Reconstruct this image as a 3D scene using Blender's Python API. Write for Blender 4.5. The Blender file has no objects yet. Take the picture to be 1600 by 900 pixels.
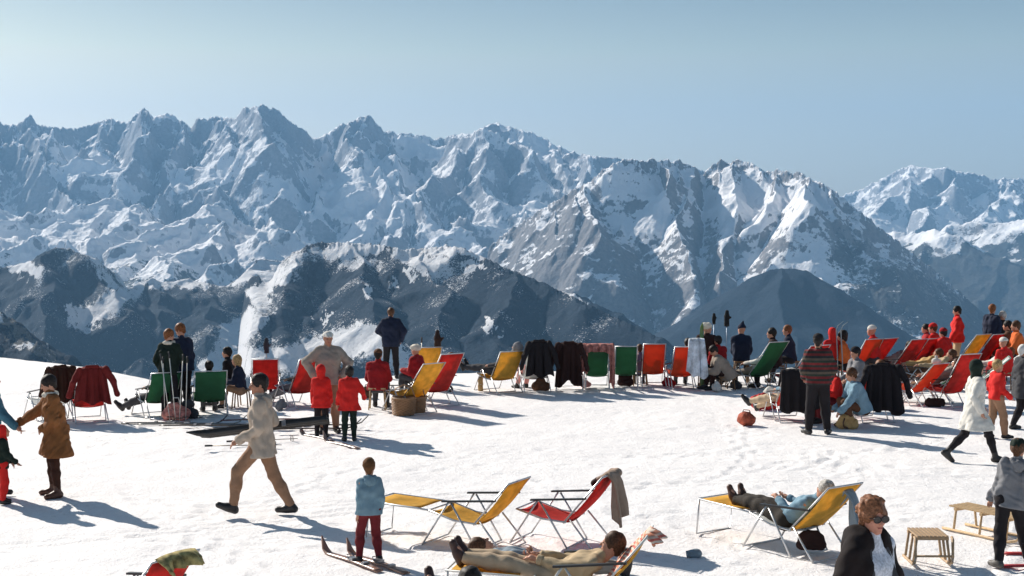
import bpy, math, random
import numpy as np
from mathutils import Vector, Matrix

SC = bpy.context.scene
COL = SC.collection
R = math.radians

# ---------------------------------------------------------------- camera
CAMH = 3.39
FPX = 2198.0                       # focal length in pixels of a 1600 px wide picture
PITCH = math.atan(81 / FPX)
cam = bpy.data.cameras.new("camera")
cam.sensor_width = 36
cam.lens = FPX / 1600 * 36
cam.clip_start = 0.1
cam.clip_end = 80000
camo = bpy.data.objects.new("camera", cam)
COL.objects.link(camo)
camo.location = (0, 0, CAMH)
camo.rotation_euler = (R(90) - PITCH, 0, 0)
SC.camera = camo

# ---------------------------------------------------------------- sky, sun, exposure
SUN_EL = R(31)
SUN_DIR = Vector((-0.69, 0.72, 0)).normalized() * math.cos(SUN_EL) + Vector((0, 0, math.sin(SUN_EL)))
w = bpy.data.worlds.new("World")
SC.world = w
w.use_nodes = True
nt = w.node_tree
bg = nt.nodes["Background"]
sky = nt.nodes.new("ShaderNodeTexSky")
sky.sky_type = 'NISHITA'
sky.sun_disc = False
sky.sun_elevation = SUN_EL
sky.sun_rotation = math.atan2(SUN_DIR.x, SUN_DIR.y)
sky.altitude = 500
sky.air_density = 1.0
sky.dust_density = 2.2
sky.ozone_density = 1.0
hsv = nt.nodes.new("ShaderNodeHueSaturation")
hsv.inputs["Saturation"].default_value = 0.66
nt.links.new(sky.outputs[0], hsv.inputs["Color"])
tint = nt.nodes.new("ShaderNodeMix")
tint.data_type = 'RGBA'
tint.blend_type = 'MULTIPLY'
tint.inputs[0].default_value = 1
nt.links.new(hsv.outputs[0], tint.inputs[6])
wtc = nt.nodes.new("ShaderNodeTexCoord")
wsp = nt.nodes.new("ShaderNodeSeparateXYZ")
nt.links.new(wtc.outputs["Generated"], wsp.inputs[0])
wrp = nt.nodes.new("ShaderNodeValToRGB")          # clear mountain air: paler low down, deeper blue overhead
wrp.color_ramp.interpolation = 'B_SPLINE'
cr = wrp.color_ramp
cr.elements[0].position = 0.03
cr.elements[0].color = (1.95, 1.80, 1.25, 1)
cr.elements[1].position = 0.45
cr.elements[1].color = (0.40, 0.52, 0.62, 1)
e_ = cr.elements.new(0.17)
e_.color = (0.44, 0.57, 0.66, 1)
nt.links.new(wsp.outputs[2], wrp.inputs[0])
nt.links.new(wrp.outputs[0], tint.inputs[7])
nt.links.new(tint.outputs[2], bg.inputs[0])
bg.inputs[1].default_value = 0.06
sl = bpy.data.lights.new("sun", 'SUN')
sl.energy = 4.6
sl.angle = R(0.55)
sl.color = (1.0, 0.935, 0.85)
so = bpy.data.objects.new("sun", sl)
COL.objects.link(so)
so.location = (0, 0, 60)
so.rotation_euler = (-SUN_DIR).to_track_quat('-Z', 'Y').to_euler()
SC.view_settings.view_transform = 'Standard'
SC.view_settings.look = 'None'
SC.view_settings.gamma = 1
SC.view_settings.exposure = 0.63
SC.cycles.volume_bounces = 1
SC.cycles.max_bounces = 6

# ---------------------------------------------------------------- picture <-> place
_u = Vector((0, math.sin(PITCH), math.cos(PITCH)))
_f = Vector((0, math.cos(PITCH), -math.sin(PITCH)))


def ray(px, py):
    return _f + Vector((1, 0, 0)) * ((px - 800) / FPX) + _u * ((450 - py) / FPX)


def pt(px, py, D):
    """the place at horizontal distance D seen at picture position px, py"""
    d = ray(px, py)
    s = D / math.hypot(d.x, d.y)
    return Vector((d.x * s, d.y * s, CAMH + d.z * s))


def edge(x, y):
    """distance at which the snow plateau ends, by direction"""
    a = np.degrees(np.arctan2(x, y))
    return np.interp(a, [-60, -20, -17, -14.5, -12, -9, -7, -5, 0, 6, 12, 20, 60], [50, 39.5, 36.5, 33.5, 31, 31, 32.5, 33.5, 34, 34, 35.5, 37, 45])


def gz_np(x, y):
    r = np.hypot(x, y)
    z = 0.020 * np.sin(x * 0.55 + 0.4 * np.sin(y * 0.31)) * np.sin(y * 0.37 + 1.0)
    z += 0.05 * np.clip((r - 27) / 8, 0, 1) * np.sin(x * 0.35 + 1.3)
    e = edge(x, y)
    t = np.maximum(r - e, 0)
    fall = np.where(t < 6, 0.035 * t * t, 0.035 * 36 + (t - 6) * 0.42)
    left = np.clip((-x - 7) / 5, 0, 1) * np.clip((r - 26) / 8, 0, 1)
    z = z + 0.12 * left * left * (3 - 2 * left) - fall
    return z


def gz(x, y):
    return float(gz_np(np.array([x], float), np.array([y], float))[0])


def at(px, py):
    """ground point seen at px, py"""
    d = ray(px, py)
    s = CAMH / -d.z
    for _ in range(12):
        z = gz(d.x * s, d.y * s)
        s = (CAMH - z) / -d.z
    return Vector((d.x * s, d.y * s, CAMH + d.z * s))


# ---------------------------------------------------------------- noise
def _hash(ix, iy, seed):
    h = (ix * 374761393 + iy * 668265263 + seed * 974634777) & 0xFFFFFFFF
    h = ((h ^ (h >> 13)) * 1274126177) & 0xFFFFFFFF
    h = h ^ (h >> 16)
    return h


def gnoise(x, y, seed=0):
    ix = np.floor(x).astype(np.int64)
    iy = np.floor(y).astype(np.int64)
    fx, fy = x - ix, y - iy
    u = fx * fx * fx * (fx * (fx * 6 - 15) + 10)
    v = fy * fy * fy * (fy * (fy * 6 - 15) + 10)

    def g(jx, jy):
        a = (_hash(ix + jx, iy + jy, seed) & 0xFFFF).astype(np.float64) * (2 * math.pi / 65536)
        return np.cos(a) * (fx - jx) + np.sin(a) * (fy - jy)
    n0 = g(0, 0) * (1 - u) + g(1, 0) * u
    n1 = g(0, 1) * (1 - u) + g(1, 1) * u
    return (n0 * (1 - v) + n1 * v) * 1.5


def fbm(x, y, octs=5, seed=0, gain=0.5):
    s = 0
    a = 1
    for k in range(octs):
        s = s + a * gnoise(x, y, seed + k * 17)
        x, y, a = x * 2.03 + 13.1, y * 2.03 - 7.7, a * gain
    return s


def ridged(x, y, octs=6, seed=0, gain=0.55):
    s = 0
    a = 1
    wgt = 1
    for k in range(octs):
        n = 1 - np.abs(gnoise(x, y, seed + k * 31)) * 1.6
        n = n * n
        s = s + a * n * wgt
        wgt = np.clip(n * 1.4, 0, 1)
        x, y, a = x * 2.07 + 5.3, y * 2.07 + 9.1, a * gain
    return s


# ---------------------------------------------------------------- materials
def node(nt, kind, **kw):
    n = nt.nodes.new(kind)
    for k, v in kw.items():
        setattr(n, k, v)
    return n


def new_mat(name):
    m = bpy.data.materials.new(name)
    m.use_nodes = True
    return m, m.node_tree, m.node_tree.nodes["Principled BSDF"]


def mixc(nt, fac, a, b, blend='MIX'):
    n = nt.nodes.new("ShaderNodeMix")
    n.data_type = 'RGBA'
    n.blend_type = blend
    for sock, val in ((n.inputs[0], fac), (n.inputs[6], a), (n.inputs[7], b)):
        if hasattr(val, "is_output"):
            nt.links.new(val, sock)
        elif isinstance(val, (int, float)):
            sock.default_value = val
        else:
            sock.default_value = (*val, 1)
    return n.outputs[2]


def mth(nt, op, a, b=0.0, c=None, clamp=False):
    n = nt.nodes.new("ShaderNodeMath")
    n.operation = op
    n.use_clamp = clamp
    for i, v in enumerate((a, b, c)):
        if v is None:
            continue
        if hasattr(v, "is_output"):
            nt.links.new(v, n.inputs[i])
        else:
            n.inputs[i].default_value = v
    return n.outputs[0]


def tnoise(nt, scale, detail=4, rough=0.55, vec=None, dist=0.0):
    n = nt.nodes.new("ShaderNodeTexNoise")
    n.inputs["Scale"].default_value = scale
    n.inputs["Detail"].default_value = detail
    n.inputs["Roughness"].default_value = rough
    n.inputs["Distortion"].default_value = dist
    if vec is not None:
        nt.links.new(vec, n.inputs["Vector"])
    return n.outputs[0]


def bump(nt, h, strength, dist, bs):
    b = nt.nodes.new("ShaderNodeBump")
    b.inputs["Strength"].default_value = strength
    b.inputs["Distance"].default_value = dist
    nt.links.new(h, b.inputs["Height"])
    nt.links.new(b.outputs[0], bs.inputs["Normal"])


def smooth_step(nt, v, lo, hi):
    n = nt.nodes.new("ShaderNodeMapRange")
    n.interpolation_type = 'SMOOTHSTEP'
    nt.links.new(v, n.inputs[0])
    n.inputs[1].default_value = lo
    n.inputs[2].default_value = hi
    return n.outputs[0]


# ---------------------------------------------------------------- the setting: terrain
def grid_object(name, V, nr, nc, attrs=None, mat=None, wrap=False):
    me = bpy.data.meshes.new(name)
    i = np.arange(nr - 1)[:, None]
    j = np.arange(nc if wrap else nc - 1)[None, :]
    a = i * nc + j
    b = i * nc + (j + 1) % nc
    quads = np.stack([a, b, b + nc, a + nc], -1).reshape(-1, 4)
    me.vertices.add(len(V))
    me.vertices.foreach_set("co", V.astype(np.float32).ravel())
    me.loops.add(quads.size)
    me.loops.foreach_set("vertex_index", quads.ravel().astype(np.int32))
    me.polygons.add(len(quads))
    me.polygons.foreach_set("loop_start", np.arange(len(quads), dtype=np.int32) * 4)
    me.polygons.foreach_set("use_smooth", np.ones(len(quads), bool))
    me.update(calc_edges=True)
    for k, v in (attrs or {}).items():
        at_ = me.attributes.new(k, 'FLOAT', 'POINT')
        at_.data.foreach_set("value", v.astype(np.float32).ravel())
    if mat:
        me.materials.append(mat)
    o = bpy.data.objects.new(name, me)
    COL.objects.link(o)
    return o


def snow_material():
    m, nt, bs = new_mat("trodden_snow")
    tc = nt.nodes.new("ShaderNodeTexCoord")
    ob = tc.outputs["Object"]
    mp = nt.nodes.new("ShaderNodeMapping")
    nt.links.new(ob, mp.inputs[0])
    n_big = tnoise(nt, 0.35, 4, 0.6, ob)
    n_mid = tnoise(nt, 3.0, 5, 0.65, ob)
    n_fine = tnoise(nt, 14.0, 4, 0.7, ob)
    col = mixc(nt, smooth_step(nt, n_big, 0.35, 0.7), (0.94, 0.905, 0.885), (0.88, 0.85, 0.84))
    col = mixc(nt, mth(nt, 'MULTIPLY', smooth_step(nt, n_fine, 0.56, 0.72), 0.45), col, (0.55, 0.53, 0.52))
    n_tr = tnoise(nt, 7.0, 5, 0.75, ob, 0.6)
    trod = mth(nt, 'MULTIPLY', smooth_step(nt, n_tr, 0.56, 0.72), smooth_step(nt, n_big, 0.38, 0.62))
    col = mixc(nt, mth(nt, 'MULTIPLY', trod, 0.42), col, (0.58, 0.56, 0.56))
    nt.links.new(col, bs.inputs["Base Color"])
    bs.inputs["Roughness"].default_value = 0.75
    bs.inputs["Specular IOR Level"].default_value = 0.25
    vor = nt.nodes.new("ShaderNodeTexVoronoi")
    vor.inputs["Scale"].default_value = 2.6
    nt.links.new(ob, vor.inputs["Vector"])
    prints = smooth_step(nt, vor.outputs["Distance"], 0.12, 0.3)
    h = mth(nt, 'ADD', mth(nt, 'MULTIPLY', n_mid, 0.6), mth(nt, 'MULTIPLY', n_fine, 0.4))
    h = mth(nt, 'ADD', h, mth(nt, 'MULTIPLY', prints, 0.28))
    h = mth(nt, 'ADD', h, mth(nt, 'MULTIPLY', tnoise(nt, 26.0, 4, 0.75, ob), 0.55))
    bump(nt, h, 0.6, 0.05, bs)
    return m


def mountain_material(name, rock, rock2, forest, snowc=(0.90, 0.89, 0.90), scale=1.0, spk=1.0, bmp=1.0):
    """attributes: snow (how much snow lies here), wood (how much forest grows here)"""
    m, nt, bs = new_mat(name)
    tc = nt.nodes.new("ShaderNodeTexCoord")
    ob = tc.outputs["Object"]
    asn = node(nt, "ShaderNodeAttribute", attribute_name="snow").outputs["Fac"]
    awd = node(nt, "ShaderNodeAttribute", attribute_name="wood").outputs["Fac"]
    n1 = tnoise(nt, 0.012 * scale, 6, 0.68, ob)
    n2 = tnoise(nt, 0.05 * scale, 5, 0.7, ob)
    rockc = mixc(nt, smooth_step(nt, n2, 0.35, 0.65), rock, rock2)
    brk = mth(nt, 'ADD', mth(nt, 'MULTIPLY', mth(nt, 'SUBTRACT', n1, 0.5), 1.3 * spk), mth(nt, 'MULTIPLY', mth(nt, 'SUBTRACT', n2, 0.5), 1.3 * spk))
    s = mth(nt, 'ADD', asn, brk)
    sf = smooth_step(nt, s, 0.40, 0.58)
    c = mixc(nt, sf, rockc, snowc)
    wv = mth(nt, 'ADD', awd, mth(nt, 'MULTIPLY', mth(nt, 'SUBTRACT', n2, 0.5), 1.9))
    wf = smooth_step(nt, wv, 0.42, 0.58)
    fc = mixc(nt, smooth_step(nt, n2, 0.4, 0.62), forest, tuple(v * 1.45 for v in forest))
    c = mixc(nt, wf, c, fc)
    nt.links.new(c, bs.inputs["Base Color"])
    bs.inputs["Roughness"].default_value = 0.95
    bs.inputs["Specular IOR Level"].default_value = 0.1
    bump(nt, mth(nt, 'ADD', n1, mth(nt, 'MULTIPLY', n2, 0.5)), 0.6 * min(bmp, 1.6), 25.0 / scale * bmp, bs)
    return m


# snowfield, one sheet from under the camera down the slope and across the valley to the horizon
def build_ground():
    rr = [0.4, 1, 2, 3, 4, 5, 6, 7, 8]
    r = 8.8
    while r < 48:
        rr.append(r)
        r *= 1.0045
    while r < 24000:
        rr.append(r)
        r *= 1.07 if r > 70 else 1.02
    rr.append(24000)
    aa = list(np.linspace(-26, 26, 560)) + list(np.linspace(26, 334, 70)[1:-1])
    A = np.radians(np.array(aa))[None, :]
    Rr = np.array(rr)[:, None]
    X = Rr * np.sin(A)
    Y = Rr * np.cos(A)
    Z = gz_np(X, Y)
    near = (Rr < 60)
    Z = Z + np.where(near, 0.012 * fbm(X * 0.8, Y * 0.8, 3, 5) + 0.005 * fbm(X * 3.1, Y * 3.1, 3, 9), 0)
    rs = np.random.RandomState(4)
    # ski tracks: pairs of shallow grooves
    for (x0, y0, an, bend) in ((-6, 15, 25, .05), (2, 19, 12, -.04), (-1, 24, 170, .03), (5, 14.2, 60, .06), (0, 17, 140, -.05), (6, 22, 8, .02)):
        a_ = R(an)
        u = (X - x0) * math.cos(a_) + (Y - y0) * math.sin(a_)
        v = -(X - x0) * math.sin(a_) + (Y - y0) * math.cos(a_) - bend * u * u * .4
        lim = np.clip((7 - np.abs(u)) / 2, 0, 1)
        for off in (-.12, .12):
            Z = Z - np.where(near, 0.016 * lim * np.exp(-((v - off) / .045) ** 4), 0)
    # footprints trodden in lines over the snow, and ski tracks
    for q in range(60):
        x0, y0 = rs.uniform(-9, 9), rs.uniform(13, 33)
        an = rs.uniform(0, 6.28)
        for k in range(rs.randint(2, 16)):
            sx = x0 + math.cos(an) * k * 0.36 - math.sin(an) * 0.09 * (-1) ** k
            sy = y0 + math.sin(an) * k * 0.36 + math.cos(an) * 0.09 * (-1) ** k
            an += rs.uniform(-0.07, 0.07)
            ii = np.where(np.abs(Rr[:, 0] - math.hypot(sx, sy)) < 0.35)[0]
            jj = np.where(np.abs(A[0, :560] - math.atan2(sx, sy)) < 0.35 / max(math.hypot(sx, sy), 1))[0]
            if len(ii) == 0 or len(jj) == 0:
                continue
            sub = np.ix_(ii, jj)
            dx, dy = X[sub] - sx, Y[sub] - sy
            u = (dx * math.cos(an) + dy * math.sin(an)) / 0.16
            v = (-dx * math.sin(an) + dy * math.cos(an)) / 0.075
            d2 = u * u + v * v
            Z[sub] += -0.015 * np.exp(-d2 * d2) + 0.004 * np.exp(-(np.sqrt(d2) - 1.5) ** 2 * 5)
    floor = -1250 + 120 * fbm(X / 1500, Y / 1500, 3, 3)
    flr = np.where(Rr > 300, floor, -9999)
    k = 120.0
    Z = np.where(Rr > 300, np.maximum(Z, flr), Z)
    V = np.stack([X, Y, Z], -1).reshape(-1, 3)
    o = grid_object("snow_ground", V, len(rr), len(aa), mat=snow_material(), wrap=True)
    o["kind"] = "structure"
    return o


build_ground()


def seg_field(PX, PY, segs):
    """height of a roof-like field laid over ridge lines: segs are (x0,y0,z0,x1,y1,z1,slope_w,slope_e)"""
    H = np.full(PX.shape, -5000.0)
    for (x0, y0, z0, x1, y1, z1, sw, se, *brk) in segs:
        dx, dy = x1 - x0, y1 - y0
        L2 = dx * dx + dy * dy + 1e-6
        t = np.clip(((PX - x0) * dx + (PY - y0) * dy) / L2, 0, 1)
        ex, ey = PX - (x0 + t * dx), PY - (y0 + t * dy)
        d = np.hypot(ex, ey)
        side = (dx * ey - dy * ex) / (math.sqrt(L2) * np.maximum(d, 1e-3))
        sl_ = se * (0.5 + 0.5 * side) + sw * (0.5 - 0.5 * side)
        H = np.maximum(H, z0 + t * (z1 - z0) - d * sl_ - (np.maximum(d - brk[0], 0) * 1.3 if brk else 0))
    return H


def lines(pts, sw, se=None):
    """pts: list of (px, py, D); gives segments"""
    P = [pt(*p) for p in pts]
    return [(a.x, a.y, a.z, b.x, b.y, b.z, sw, se or sw) for a, b in zip(P, P[1:])]


def terrain_patch(name, az0, az1, D0, D1, nc, nr, segs, warp, rid, base, mat, snowfn, seed, skyline=None, jag=1.5):
    A = np.radians(np.linspace(az0, az1, nc))[None, :]
    D = (D0 + (D1 - D0) * np.linspace(0, 1, nr) ** 1.0)[:, None]
    X = D * np.sin(A)
    Y = D * np.cos(A)
    amp, wl = warp
    wx = amp * fbm(X / wl, Y / wl, 5, seed, 0.42)
    wy = amp * fbm(X / wl + 31.7, Y / wl + 11.3, 5, seed + 3, 0.42)
    H = seg_field(X + wx, Y + wy, segs)
    ra, rw = rid
    rel = np.clip((H - base) / 600, 0, 1)
    H = H + ra * (ridged(X / rw + wx / rw, Y / rw + wy / rw, 5, seed + 7, 0.42) - 1.0) * 0.8
    H = H + ra * 0.07 * (ridged(X / (rw * .16), Y / (rw * .16), 3, seed + 70) - 1.0)
    e0, e1 = (np.degrees(A) - az0), (az1 - np.degrees(A))
    H = H - 1500 * (np.clip(1 - e0 / 1.5, 0, 1) ** 2 * (az0 > -24) + np.clip(1 - e1 / 1.5, 0, 1) ** 2 * (az1 < 20))
    bz = base + 60 * fbm(X / 700, Y / 700, 4, seed + 9)
    H = np.maximum(H, bz)
    if skyline is not None:
        # the crest line as it stands against the sky: every direction's height is stretched to reach it
        pxc = 800 + np.tan(A[0]) * FPX
        want = np.interp(pxc, [q[0] for q in skyline], [q[1] for q in skyline]) 
        want = (369 - want) / FPX
        cur = ((H - CAMH) / D).max(0)
        jm = ((H - CAMH) / D).argmax(0)
        Dm = D[jm, 0]
        k = (want * Dm + CAMH - base) / (cur * Dm + CAMH - base)
        ok = np.clip((pxc - skyline[0][0]) / 30, 0, 1) * np.clip((skyline[-1][0] - pxc) / 30, 0, 1)
        k = 1 + (np.clip(k, .75, 1.35) - 1) * ok
        kw = 21
        k = np.convolve(np.pad(k, kw // 2, mode='edge'), np.hanning(kw + 2)[1:-1] / np.hanning(kw + 2).sum(), 'valid')
        k0 = k
        H = base + (H - base) * k[None, :]
        want = want + jag / FPX * 2.2 * (fbm(pxc / 11, pxc * 0 + seed, 4, seed + 5, .65))
        el = (H - CAMH) / D
        k2 = (want * Dm + CAMH - base) / (el.max(0) * Dm + CAMH - base)
        k2 = 1 + (np.clip(k2, .9, 1.12) - 1) * ok
        wgt = np.clip((el - (el.max(0) - 14 / FPX)[None, :]) / (14 / FPX), 0, 1)
        H = base + (H - base) * (1 + (k2 - 1)[None, :] * wgt)
    # drop the rim of the patch into the valley so no edge shows
    dHdD = np.gradient(H, axis=0) / np.gradient(D, axis=0)
    dHdA = np.gradient(H, axis=1) / (D * (A[0, 1] - A[0, 0]))
    steep = np.hypot(dHdD, dHdA)
    nx = -(dHdD * np.sin(A) + dHdA * np.cos(A))
    snow, wood = snowfn(X, Y, H, steep, nx, D)
    V = np.stack([X, Y, H], -1).reshape(-1, 3)
    o = grid_object(name, V, nr, nc, attrs={"snow": snow, "wood": wood}, mat=mat)
    o["kind"] = "structure"
    return o


def blobs(X, Y, H, D, items):
    """soft spots given by where they lie: (px, py, radius_px_x, radius_px_y); angles seen from the terrace"""
    A = np.arctan2(X, Y)
    px = 800 + np.tan(A) * FPX
    py = 369 - (H - CAMH) / np.hypot(X, Y) * FPX
    px, py = px + 15 * fbm(px / 26, py / 26, 5, 201, .7), py + 11 * fbm(px / 26, py / 26, 5, 222, .7)
    s = np.zeros(X.shape)
    for (bx, by, rx, ry, *amp) in items:
        e = ((px - bx) / rx) ** 2 + ((py - by) / ry) ** 2
        s = np.maximum(s, (amp[0] if amp else 1.0) * np.exp(-e * 0.9))
    return s


def streaks(X, Y, H, items):
    """long patches along polylines ((px,py),(px,py),...),width_px"""
    A = np.arctan2(X, Y)
    px = 800 + np.tan(A) * FPX
    py = 369 - (H - CAMH) / np.hypot(X, Y) * FPX
    px, py = px + 15 * fbm(px / 26, py / 26, 5, 201, .7), py + 11 * fbm(px / 26, py / 26, 5, 222, .7)
    s = np.zeros(X.shape)
    for poly, wd in items:
        for (a, b), (c, d) in zip(poly, poly[1:]):
            dx, dy = c - a, d - b
            t = np.clip(((px - a) * dx + (py - b) * dy) / (dx * dx + dy * dy), 0, 1)
            e = np.hypot(px - a - t * dx, py - b - t * dy) / wd
            s = np.maximum(s, np.exp(-e ** 2 * 0.9))
    return s
# ---------------------------------------------------------------- mountains
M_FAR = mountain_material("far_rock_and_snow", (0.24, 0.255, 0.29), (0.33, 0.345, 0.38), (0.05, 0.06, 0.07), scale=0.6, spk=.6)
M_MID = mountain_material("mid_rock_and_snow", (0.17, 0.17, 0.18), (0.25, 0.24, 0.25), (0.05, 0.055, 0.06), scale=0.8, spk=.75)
M_NEAR = mountain_material("wooded_slope", (0.12, 0.12, 0.11), (0.2, 0.19, 0.18), (0.018, 0.031, 0.050), scale=4.0, bmp=2.2)  # forest tone bluer and lighter, with some valley haze put into the colour


def alpine_snow(X, Y, H, steep, nx, D, lim=0.95, soft=0.5, tree=-350, treew=250, sd=1):
    n = fbm(X / 260, Y / 260, 4, sd)
    snow = 0.55 + (lim - steep) * soft + n * 0.25
    wood = np.clip((tree - H + n * 160) / treew, 0, 1)
    return snow, wood


# far range
sky1 = [(-160, 215), (-100, 195), (-50, 210), (0, 202), (20, 207), (35, 200), (50, 191), (64, 205), (90, 207), (120, 209), (150, 201), (178, 192), (198, 199),
        (212, 188), (228, 175), (243, 190), (262, 182), (280, 190), (300, 206), (308, 192), (345, 187), (371, 188), (382, 173), (410, 169),
        (435, 174), (452, 190), (475, 205), (492, 219), (512, 211), (530, 199), (555, 189), (577, 181), (590, 193), (600, 206),
        (635, 209), (660, 213), (690, 218), (715, 210), (738, 208), (760, 197), (780, 193), (800, 200), (830, 208), (850, 217), (875, 231),
        (900, 240), (940, 246), (985, 250), (1050, 262), (1120, 270), (1200, 285), (1300, 320)]
rs = np.random.RandomState(11)


def wob(px):
    return 15200 + 700 * math.sin(px * 0.011) + 350 * math.sin(px * 0.037 + 2)


far = lines([(a, b, wob(a)) for a, b in sky1], 1.55)
# spurs that run down from the crest towards the terrace, each lit on its left side
far += lines([(228, 176, wob(228)), (215, 235, 14300), (190, 285, 13400), (165, 330, 12600)], 1.35)
far += lines([(62, 200, wob(62)), (60, 250, 14200), (110, 300, 13300), (150, 335, 12600)], 1.35)
far += lines([(165, 198, wob(165)), (140, 240, 14500), (130, 275, 13800)], 1.35)
far += lines([(300, 200, wob(300)), (275, 240, 14400), (260, 290, 13500), (235, 330, 12900)], 1.35)
far += lines([(410, 170, wob(410)), (402, 225, 14300), (385, 270, 13600), (330, 310, 12800), (320, 345, 12300)], 1.35)
far += lines([(402, 225, 14300), (440, 265, 13500), (455, 310, 12900)], 1.35)
far += lines([(475, 205, wob(475)), (470, 245, 14300), (430, 300, 13300), (390, 345, 12500)], 1.35)
far += lines([(345, 187, wob(345)), (330, 235, 14400)], 1.4)
# second crest from the middle peak down to the right
far += lines([(577, 182, wob(577)), (560, 240, 14200), (520, 290, 13300), (470, 345, 12300), (440, 375, 11800)], 0.8, 1.1)
far += lines([(560, 240, 14200), (600, 280, 13200), (575, 330, 12400), (540, 370, 11700)], 0.75, 1.2)
far += lines([(635, 209, wob(635)), (610, 265, 13700), (640, 300, 12900), (700, 345, 12000), (760, 385, 11500)], 0.7, 1.25)
far += lines([(640, 300, 12900), (620, 350, 12000), (600, 385, 11500)], 0.75, 1.1)
far += lines([(715, 210, 14700), (690, 260, 13800), (650, 300, 12900)], 1.2)
far += lines([(715, 209, 14500), (745, 208, 14300), (775, 215, 14200), (805, 230, 14000), (840, 262, 13600), (880, 290, 13200)], 1.3)
far += lines([(745, 208, 14300), (760, 270, 13400), (800, 330, 12600), (840, 360, 12000)], 1.2)
far += lines([(850, 217, wob(850)), (880, 265, 14300), (900, 300, 13700)], 1.2)


far += [q + (500,) for q in lines([(755, 199, 15900), (780, 193, 16000), (800, 199, 15900), (830, 207, 15700), (850, 216, 15500), (872, 230, 15300)], 0.35, 0.6)]
far += [q + (380,) for q in lines([(610, 208, 15400), (640, 210, 15300), (660, 214, 15200)], 0.4, 0.8)]
far += [q + (520,) for q in lines([(330, 262, 14000), (365, 258, 14000), (372, 285, 13600)], 0.3, 0.6)]
far += [q + (420,) for q in lines([(120, 265, 14000), (150, 258, 14000), (165, 270, 13800)], 0.35, 0.6)]
far += [q + (500,) for q in lines([(500, 300, 13300), (550, 275, 13500), (580, 300, 13000)], 0.4, 0.7)]
far += [q + (500,) for q in lines([(790, 325, 13000), (830, 322, 13000), (870, 310, 13200)], 0.25, 0.6)]


def far_snow(X, Y, H, steep, nx, D):
    s, wd = alpine_snow(X, Y, H, steep, nx, D, lim=1.15, soft=0.5, tree=-420, treew=200, sd=21)
    s += 0.55 * blobs(X, Y, H, D, [(830, 225, 45, 18), (790, 208, 30, 8), (150, 262, 40, 14), (365, 262, 38, 14), (205, 300, 22, 10), (560, 300, 90, 60),
                                   (830, 325, 60, 12), (860, 300, 30, 12), (640, 222, 30, 16), (95, 240, 10, 10)])
    return s, wd * 0.6


def wrap_spurs(segs, n, px0, px1, skyline, wobf, seed, drop=(40, 110), slope=1.0, dd=(900, 2300)):
    r = np.random.RandomState(seed)
    out = []
    xs = [a for a, b in skyline]
    ys = [b for a, b in skyline]
    for k in range(n):
        p = px0 + (px1 - px0) * (k + r.uniform(0.2, 0.8)) / n
        y = float(np.interp(p, xs, ys))
        D = wobf(p)
        d1 = r.uniform(*drop)
        L = r.uniform(*dd)
        out += lines([(p, y + 3, D), (p + r.uniform(-12, 14), y + d1 * 0.45, D - L * 0.5), (p + r.uniform(-30, 30), y + d1, D - L)], slope)
    return segs + out


far = wrap_spurs(far, 15, -60, 560, sky1, wob, 3, drop=(30, 75), slope=1.25, dd=(500, 1300))
far = wrap_spurs(far, 9, 560, 960, sky1, wob, 8, drop=(30, 90), slope=1.0, dd=(500, 1500))
terrain_patch("far_mountain_range", -25, 12, 11000, 17500, 1000, 270, far, (130, 900), (115, 560), -500, M_FAR, far_snow, 5, skyline=sky1)

# distant range on the right
sky3 = [(1180, 330), (1280, 318), (1345, 298), (1375, 283), (1400, 270), (1422, 262), (1440, 266), (1455, 268), (1475, 266), (1490, 272), (1520, 276),
        (1550, 285), (1575, 284), (1600, 286), (1650, 270), (1700, 262), (1760, 280)]


def wob3(px):
    return 19500 + 400 * math.sin(px * 0.02)


r3 = lines([(a, b, wob3(a)) for a, b in sky3], 1.0)
r3 += lines([(1422, 262, 19500), (1400, 300, 18500), (1360, 330, 17600)], 0.7)
r3 += lines([(1500, 272, 19500), (1480, 310, 18300), (1440, 345, 17400)], 0.7)
r3 += lines([(1580, 284, 19500), (1570, 310, 18500), (1530, 340, 17400)], 0.7)
r3 = wrap_spurs(r3, 8, 1340, 1700, sky3, wob3, 13, drop=(15, 40), slope=0.9, dd=(400, 1300))


def r3_snow(X, Y, H, steep, nx, D):
    s, wd = alpine_snow(X, Y, H, steep, nx, D, lim=0.95, soft=0.5, tree=-20, treew=120, sd=41)
    return s, wd * 0.9


terrain_patch("distant_mountain_range", 8, 25, 15500, 20500, 520, 190, r3, (120, 900), (90, 700), -700, M_FAR, r3_snow, 15, skyline=sky3, jag=1.0)

# dark ridges between the pyramid and the distant range
r6 = lines([(1300, 372, 13000), (1340, 366, 13000), (1400, 362, 12800), (1450, 355, 12600), (1478, 360, 12400), (1520, 378, 12200), (1600, 420, 11800), (1700, 470, 11400)], 0.55)
r6 += lines([(1480, 350, 14500), (1540, 345, 14400), (1600, 335, 14300), (1700, 320, 14200)], 0.6)


def r6_snow(X, Y, H, steep, nx, D):
    s, wd = alpine_snow(X, Y, H, steep, nx, D, lim=1.1, soft=0.5, tree=-30, treew=120, sd=43)
    s = s + 0.5 * blobs(X, Y, H, D, [(1350, 372, 50, 12), (1420, 372, 40, 9)])
    wd = wd - 0.9 * blobs(X, Y, H, D, [(1350, 372, 45, 10), (1410, 366, 40, 8), (1575, 365, 14, 4, .6)])
    return s, np.clip(wd, 0, 1)


terrain_patch("wooded_valley_ridge", 9, 25, 10500, 15300, 420, 200, r6, (90, 700), (60, 600), -1000, M_MID, r6_snow, 25)

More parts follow.
